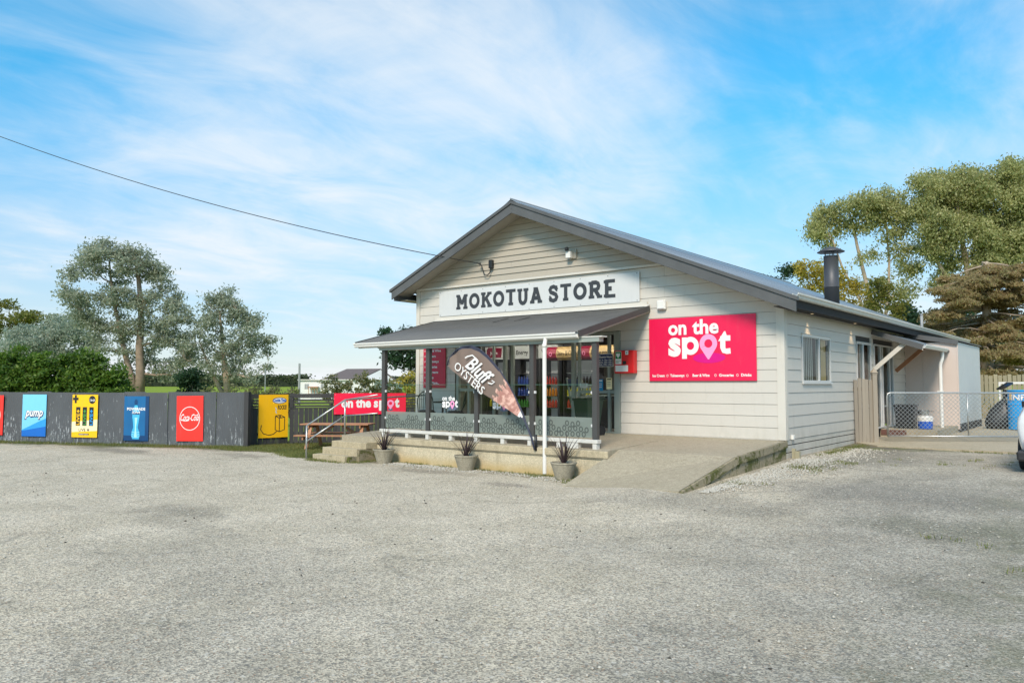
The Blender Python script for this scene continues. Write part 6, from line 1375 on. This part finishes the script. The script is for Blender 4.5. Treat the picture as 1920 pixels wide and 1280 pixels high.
for i, (px, py, r, dp, lb) in enumerate([(622,703,22,62,'round grey green shrub left in the row before the white house'), (658,712,18,60,'open shrub second in the row before the white house'), (684,698,20,62,'taller shrub beside the gable of the white house'), (708,712,16,60,'shrub just left of the corner verandah post')]):
    bush(px, py, r, dp, lb, 'scrub_leaf', 70 + i, group='shrubs before the white house', size=.12, per=26, n=9)
tree('pine_tree', on_ground(772, 40), B([(762,618,5),(723,624,3),(728,640,14),(752,645,20),(775,640,20),(745,665,20),(768,668,22),(790,655,22),(740,684,12),(785,690,20)], 40), 'dark green pine seen under the left end of the verandah roof', 'dark_conifer', 'dark_bark', .18, 21, per=60, size=.10, clump=.2, nclump=30, fork=.3, shell=.2)
tree('pine_tree', on_ground(723, 41), B([(722,618,3.5),(723,628,5),(724,640,7)], 41), 'thin pine tip rising above the verandah roof edge', 'dark_conifer', 'dark_bark', .08, 22, per=40, size=.09, clump=.12, nclump=60, fork=.5)
bush(765, 700, 26, 36, 'golden green shrub beneath the dark pine', 'golden_leaf', 81, n=9, size=.08, per=34)
bush(738, 712, 18, 36, 'brownish shrub left of the building corner', 'scrub_leaf', 82, n=8, size=.08, per=34)
bush(790, 696, 22, 37, 'rust tinged shrub at the left corner of the shop', 'brown_conifer', 83, n=9, size=.08, per=34)
# right: gums, golden tree, brown conifer
tree('tall_gum', on_ground(1625, 62), B([(1535,410,20),(1560,395,22),(1590,385,22),(1620,378,24),(1650,372,22),(1680,368,22),(1525,435,14),(1548,430,20),(1580,420,20),(1612,412,20),(1645,405,22),(1675,400,22),(1697,395,16),(1560,455,10),(1660,440,16),(1690,430,16),(1640,470,10),(1612,480,9),(1680,470,16),(1700,500,20),(1695,540,18),(1670,520,12),(1715,470,14)], 62),
     'spreading thin crowned gum tree right of the flue', 'gum_leaf_green', 'pale_bark', .24, 31, per=84, size=.11, clump=.34, nclump=20, shell=.3, droop=.6, paths=[[at(*p, 62) for p in ((1652,742),(1650,640),(1634,570),(1618,510),(1606,460),(1600,420),(1592,395))], [at(*p, 62) for p in ((1648,742),(1643,640),(1612,560),(1580,505),(1560,450),(1545,425))], [at(*p, 62) for p in ((1655,742),(1652,630),(1665,560),(1668,490),(1662,430),(1660,390))]])
tree('tall_gum', on_ground(1790, 60), B([(1730,350,26),(1765,335,26),(1800,328,24),(1835,335,28),(1870,325,28),(1905,322,26),(1930,345,26),(1725,390,24),(1760,380,26),(1800,375,28),(1780,355,24),(1820,355,26),(1860,350,26),(1895,355,26),(1745,410,22),(1795,405,26),(1845,408,28),(1890,410,28),(1930,415,28),(1760,455,22),(1840,455,26),(1885,465,28),(1840,380,28),(1880,375,30),(1915,385,28),(1735,430,22),(1775,430,26),(1820,430,28),(1865,430,30),(1905,440,28),(1745,470,20),(1790,480,24),(1840,485,26),(1890,490,28),(1930,480,28),(1770,520,18),(1820,530,22)], 60),
     'largest yellow green gum tree filling the right edge', 'gum_leaf_green', 'pale_bark', .34, 32, per=92, size=.11, clump=.36, nclump=22, shell=.3, droop=.6, paths=[[at(*p, 60) for p in ((1838,742),(1830,650),(1820,560),(1812,490),(1800,430),(1795,380),(1790,345))], [at(*p, 60) for p in ((1832,742),(1822,640),(1790,545),(1750,480),(1735,430),(1730,380))], [at(*p, 60) for p in ((1842,742),(1838,640),(1860,540),(1885,460),(1890,390),(1895,345))]])
tree('golden_tree', on_ground(1570, 50), B([(1505,505,18),(1530,510,22),(1560,515,20),(1590,525,22),(1520,535,20),(1550,545,22),(1585,550,24),(1618,545,20),(1635,570,18),(1600,580,20)], 50), 'golden autumn leaved tree behind the black flue', 'golden_leaf', 'dark_bark', .25, 33, per=60, size=.10, clump=.24, nclump=22, shell=.25)
tree('broadleaf_tree', on_ground(1660, 47), B([(1648,535,18),(1668,545,18),(1655,565,20),(1680,570,16),(1640,575,14),(1670,590,18)], 47), 'small dark green tree between the golden tree and the brown conifer', 'olive_leaf', 'dark_bark', .18, 34, per=56, size=.10, clump=.22, nclump=24, shell=.25)
tree('broadleaf_tree', on_ground(1488, 56), B([(1480,508,12),(1495,500,12),(1470,515,8),(1450,525,8),(1435,522,6)], 56), 'low dark green crown peeping over the roof slope', 'dark_conifer', 'dark_bark', .15, 35, per=60, size=.11, clump=.24, nclump=30, shell=.2)
# brown conifer: tiers of spreading fronds
cn = root('brown_conifer', on_ground(1850, 45), 'huge brown green conifer with layered drooping branches behind the annex', 'tree')
g = random.Random(17); b = MB(); base = on_ground(1850, 45); tops = []
tr_top = at(1850, 490, 45); limb(b, base, tr_top, .55, .08, 5, wob=.02); cs, rs = [], []
for i in range(150):
    py = g.uniform(500, 712); spread = (py - 470) / 240; px = 1850 + g.uniform(-1, 1) * (60 + 125 * spread) + (g.random() * 50)
    if px < 1700 + max(0, (560 - py)) * .9: px = 1850 + g.uniform(0, 90)
    c = at(px, py, 45 + g.uniform(-3.2, 3.0) * (0.4 + spread)); cs.append(c); rs.append(g.uniform(.55, 1.0))
    st_ = Vector((base.x, base.y, min(tr_top.z, c.z + .5))); limb(b, st_, c, .06, .015, 300 + i, n=6, wob=.08, sag=-.03)
b.build('trunk', 'pale_bark', cn, smooth=True)
leaves('crown', cs, rs, 92, .085, 'brown_conifer', cn, flat=.30, droop=.35, clump=.17, nclump=30, seed=91, shell=.05, aspect=3.0)
tree('background_pine', on_ground(1775, 58), B([(1700,575,16),(1720,600,24),(1745,630,28),(1700,620,24),(1780,600,26),(1730,660,26),(1690,650,20),(1790,660,28),(1840,640,30),(1880,660,30),(1910,620,28)], 58), 'dark conifer mass behind the brown conifer', 'dark_conifer', 'dark_bark', .4, 36, per=60, size=.16, clump=.38, nclump=20, shell=.15)
# far hedge rows, house, pole
def far_hedge(px0, px1, depth, py_top, label, seed, bot=722.5):
    g = np.random.default_rng(seed); a, c = at(px0, 722, depth), at(px1, 722, depth); zt = at(px0, py_top, depth).z; L = (c - a).length; n = int(L * 75); t_ = g.random(n)
    P_ = np.outer(1 - t_, [a.x, a.y, 0]) + np.outer(t_, [c.x, c.y, 0]); P_[:, :2] += g.normal(size=(n, 2)) * 1.1; gz_ = ground_z(P_[:, 0], P_[:, 1]); P_[:, 2] = gz_ + (zt - gz_) * g.random(n) ** .6 * (1 + .05 * np.sin(t_ * 40))
    s = g.uniform(.25, .6, n)[:, None]; A_ = g.normal(size=(n, 3)); A_ /= np.linalg.norm(A_, axis=1)[:, None]; B_ = np.cross(A_, g.normal(size=(n, 3))); B_ /= np.linalg.norm(B_, axis=1)[:, None]
    V = np.stack([P_ - A_*s, P_ + B_*s*.6, P_ + A_*s, P_ - B_*s*.6], 1).reshape(-1, 3); cb = MB(); da, dc = Vector((a.x, a.y, 0)), Vector((c.x, c.y, 0)); ga_, gc_ = float(ground_z(a.x, a.y)), float(ground_z(c.x, c.y)); wv = Vector((_f.x, _f.y, 0)) * 1.2
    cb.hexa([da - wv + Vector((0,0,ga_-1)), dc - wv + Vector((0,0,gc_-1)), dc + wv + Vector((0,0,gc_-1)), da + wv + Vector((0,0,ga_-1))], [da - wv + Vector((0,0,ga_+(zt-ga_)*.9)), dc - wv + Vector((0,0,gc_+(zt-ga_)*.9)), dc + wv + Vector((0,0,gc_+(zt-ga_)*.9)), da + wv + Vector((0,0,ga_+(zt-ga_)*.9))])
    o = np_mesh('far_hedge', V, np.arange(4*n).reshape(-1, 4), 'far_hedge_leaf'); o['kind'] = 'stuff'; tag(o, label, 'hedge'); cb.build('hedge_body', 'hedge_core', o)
far_hedge(160, 578, 260, 702.5, 'long clipped shelter hedge far across the green paddock', 5)
far_hedge(-500, 160, 420, 706, 'distant hedge line at the far left', 6)
far_hedge(700, 1100, 300, 705, 'distant hedge line behind the shop', 7); far_hedge(1500, 2600, 300, 700, 'distant hedge line behind the trees on the right', 8)
hs = root('white_house', at(640, 722, 88), 'far white farmhouse with dark gabled roof behind the shrubs', 'house')
def hp(px, py, d): return at(px, py, d)
u_ = _r; v_ = _f; o_ = at(562, 722, 86); o_.z = 0; zw = at(562, 713, 86).z
def hb(nm, s0, s1, d0, d1, z0, z1, mat):
    b = MB(); P_ = [o_ + u_*s0 + v_*d0, o_ + u_*s1 + v_*d0, o_ + u_*s1 + v_*d1, o_ + u_*s0 + v_*d1]; b.hexa([p + Vector((0,0,z0)) for p in P_], [p + Vector((0,0,z1)) for p in P_]); return b.build(nm, mat, hs)
hb('wall', 0, 8.3, 0, 5, 0.1, zw, 'house_white'); hb('roof_slab', -.2, 8.4, -.2, 5.2, zw + .01, zw + .12, 'dirty_white')
for s0, s1 in ((.55, .75), (.80, 1.0), (2.35, 2.6), (2.75, 2.95), (4.6, 5.0)): hb('window', s0, s1, -.03, -.01, 1.35, 1.9, 'pipe_grey')
hb('porch', 1.1, 2.2, -.8, -.1, 1.5, 1.6, 'wood_orange')
for s0 in (1.15, 1.5, 1.8, 2.1): hb('post', s0, s0 + .05, -.75, -.7, .4, 1.5, 'wood_orange')
r0 = 9.4; zt = at(680, 693, 92).z; ze = at(680, 713, 92).z
b = MB(); P_ = [o_ + u_*1.7 + v_*3.0 + Vector((0,0,ze)), o_ + u_*6.1 + v_*2.6 + Vector((0,0,ze)), o_ + u_*8.0 + v_*6 + Vector((0,0,zt + .02)), o_ + u_*3.8 + v_*6.4 + Vector((0,0,zt - .02))]; b.prism(P_, (0, 0, .12)); b.build('roof', 'house_roof', hs)
b = MB(); b.prism([o_ + u_*6.1 + v_*2.7 + Vector((0,0,ze)), o_ + u_*9.9 + v_*7.2 + Vector((0,0,ze - .3)), o_ + u_*8.0 + v_*6.0 + Vector((0,0,zt))], v_ * -.1); b.build('gable', 'house_white', hs)
b = MB(); P_ = [o_ + u_*8.0 + v_*5.9 + Vector((0,0,zt + .02)), o_ + u_*10.0 + v_*7.0 + Vector((0,0,ze - .25)), o_ + u_*9 + v_*12 + Vector((0,0,ze)), o_ + u_*3.8 + v_*6.5 + Vector((0,0,zt))]; b.prism(P_, (0, 0, .12)); b.build('roof', 'house_roof', hs)
hb('wall', 6.1, 9.7, 6.5, 12, 0, ze, 'house_white')
pp = at(561, 722, 70); pp.z = 0; b = MB(); b.tube([pp, Vector((pp.x, pp.y, at(561, 681, 70).z))], [.12, .09], 8); tag(b.build('power_pole', 'pipe_grey'), 'lone grey pole standing left of the far white house', 'pole')
p2 = at(497, 722, 45); p2.z = 0; b = MB(); b.tube([p2, Vector((p2.x, p2.y, at(497, 690, 45).z))], .03, 6); tag(b.build('thin_post', 'galvanised'), 'thin pale post standing in the scrub below the smaller gum', 'post')
# ================================================================== GRASS, PEBBLES, LITTER
def tufts(name, spots, n_per, h, mat, label, seed, cat='grass', spread=.12, kind='stuff'):
    g = np.random.default_rng(seed); V = []
    S_ = np.repeat(np.array(spots), n_per, 0); n = len(S_); off = g.normal(size=(n, 2)) * spread; x, y = S_[:, 0] + off[:, 0], S_[:, 1] + off[:, 1]; z = ground_z(x, y)
    hh = h * g.uniform(.35, 1.2, n); a = g.uniform(0, 2*np.pi, n); ln = hh * g.uniform(.1, .8, n); w = g.uniform(.003, .008, n); dx, dy = np.cos(a), np.sin(a)
    P0 = np.stack([x - dy*w, y + dx*w, z], 1); P1 = np.stack([x + dy*w, y - dx*w, z], 1); P2 = np.stack([x + dx*ln, y + dy*ln, z + hh], 1)
    V = np.stack([P0, P1, P2], 1).reshape(-1, 3); o = np_mesh(name, V, np.arange(3*n).reshape(-1, 3), mat, tris=True); o['kind'] = kind; tag(o, label, cat); return o
g = np.random.default_rng(2)
sp = []
for _ in range(700):
    x = g.uniform(-31, -19.8); d = abs(g.normal()) * .22 + .03
    if noise.noise(Vector((x * .8, 3, 0))) > -.15 or g.random() < .35: sp.append((x, FX(x) - .05 - d))
tufts('weed_grass', sp, 16, .085, 'weed_grass', 'rough weeds and grass along the foot of the iron fence', 3)
sp = []
while len(sp) < 2600:
    x, y = g.uniform(-21.5, -14.0), g.uniform(11.6, 17.5); bx = 12.15 + (x + 20) * -.06 + .25 * math.sin(x * 2)
    if y > bx and not (-15.6 < x and y > 11.6) and y < 12.9 + (x + 20.2) * .8 + (2.2 if x > -20.9 else 0): sp.append((x, y))
tufts('lawn_grass', sp, 26, .075, 'weed_grass', 'patchy lawn under and around the picnic table', 4, spread=.10)
b = MB(); ed = [(x, 12.05 + (x + 20) * -.06 + .16 * math.sin(x * 2) + .07 * math.sin(x * 7)) for x in np.arange(-21.0, -15.44, .15)]
b.add([(x, y, .006 + .004) for x, y in ed] + [(x, 18.5, .012) for x, y in ed], [(i, i + 1, len(ed) + i + 1, len(ed) + i) for i in range(len(ed) - 1)])
lw = struct(b.build('lawn', 'worn_lawn')); lw['label'] = 'small worn lawn by the picnic table'
sp = [(x, 12.47 - abs(g.normal()) * .10) for x in g.uniform(-14.2, -8.0, 70)] + [(g.uniform(-15.5, -14.2), 11.58 - abs(g.normal()) * .05) for _ in range(40)] + [(-14.05 + g.normal() * .08, g.uniform(11.7, 12.4)) for _ in range(30)] \
   + [(-9.2 + g.normal() * .35, 12.3 + g.normal() * .08) for _ in range(26)] + [(-8.15 + g.normal() * .15, 12.1 + g.normal() * .2) for _ in range(40)]
tufts('weed_grass', sp, 14, .06, 'weed_grass', 'sparse weeds along the foot of the concrete platform', 5, spread=.06)
sp = [(-5.0 + g.normal() * .18, 12.2 + g.normal() * .1) for _ in range(8)] + [(-4.7 + g.normal() * .25, 14.4 + g.normal() * .16) for _ in range(26)] + [(-4.3 + g.normal() * .2, 15.3 + g.normal() * .15) for _ in range(14)] + [(-5.15 + abs(g.normal()) * .12, 18.2 + g.normal() * .8) for _ in range(110)] + [(-2.6 + g.normal() * .6, 16.5 + g.normal() * .6) for _ in range(16)] \
   + [(x, 19.3 - abs(g.normal()) * .05) for x in g.uniform(-4.6, 2, 40)] + [(-0.9 + g.normal() * .5, 9.6 + g.normal() * 1.0) for _ in range(9)]
tufts('weed_grass', sp, 16, .05, 'weed_grass', 'small weeds at the side wall and in the gravel on the right', 6, spread=.06)
def stones(name, pts, s0, s1, mat, label, seed, cat='stones', embed=.35):
    g = np.random.default_rng(seed); n = len(pts); P_ = np.array(pts); z = ground_z(P_[:, 0], P_[:, 1]); s = g.uniform(s0, s1, n) ; base = np.array([[1,0,0],[0,1,0],[-1,0,0],[0,-1,0],[0,0,.62],[0,0,-.62]], float)
    V = base[None] * g.uniform(.7, 1.25, (n, 6, 3)) * s[:, None, None]; a = g.uniform(0, 6.28, n); c, si = np.cos(a)[:, None], np.sin(a)[:, None]; X = V[..., 0]*c - V[..., 1]*si; Y = V[..., 0]*si + V[..., 1]*c
    V = np.stack([X + P_[:, :1], Y + P_[:, 1:2], V[..., 2] + (z + s*embed*.5)[:, None]], -1); T_ = np.array([[0,1,4],[1,2,4],[2,3,4],[3,0,4],[1,0,5],[2,1,5],[3,2,5],[0,3,5]]); Q = (np.arange(n)[:, None, None]*6 + T_[None]).reshape(-1, 3)
    o = np_mesh(name, V.reshape(-1, 3), Q, mat, tris=True); o['kind'] = 'stuff'; tag(o, label, cat); return o
sp = [(x, 12.42 - abs(g.normal()) * .26) for x in g.uniform(-13.4, -7.9, 2400)]
stones('pebbles', sp, .010, .028, 'pebble', 'pale loose pebbles along the foot of the platform wall', 7)
sp = [(-5.25 + abs(g.normal()) * .45 * min(1, (y - 10.8) * .4), y) for y in g.uniform(11.2, 18.8, 3800)]
stones('pebbles', sp, .010, .030, 'pebble', 'pale loose pebbles beside the ramp and side wall', 8)
sp = []
while len(sp) < 2600:
    x, y = g.uniform(-22, 4), g.uniform(3.0, 17)
    if x > -5.2 or y < 11.0 + max(0, -14 - x) * -.1: sp.append((x, y))
stones('loose_gravel', sp, .007, .020, 'pebble', 'scattered loose stones over the yard', 9)
stones('leaf_litter', [(x, y) for x, y in zip(g.uniform(-18, 3, 170), g.uniform(3.2, 11, 170))], .008, .020, 'dark_debris', 'dark bits of leaf and bark scattered over the yard', 10, cat='litter')
stones('leaf_litter', [(x, 12.44 - abs(g.normal()) * .12) for x in g.uniform(-15.2, -8, 500)], .008, .022, 'dark_debris', 'dark leaf litter gathered under the platform wall', 11, cat='litter')
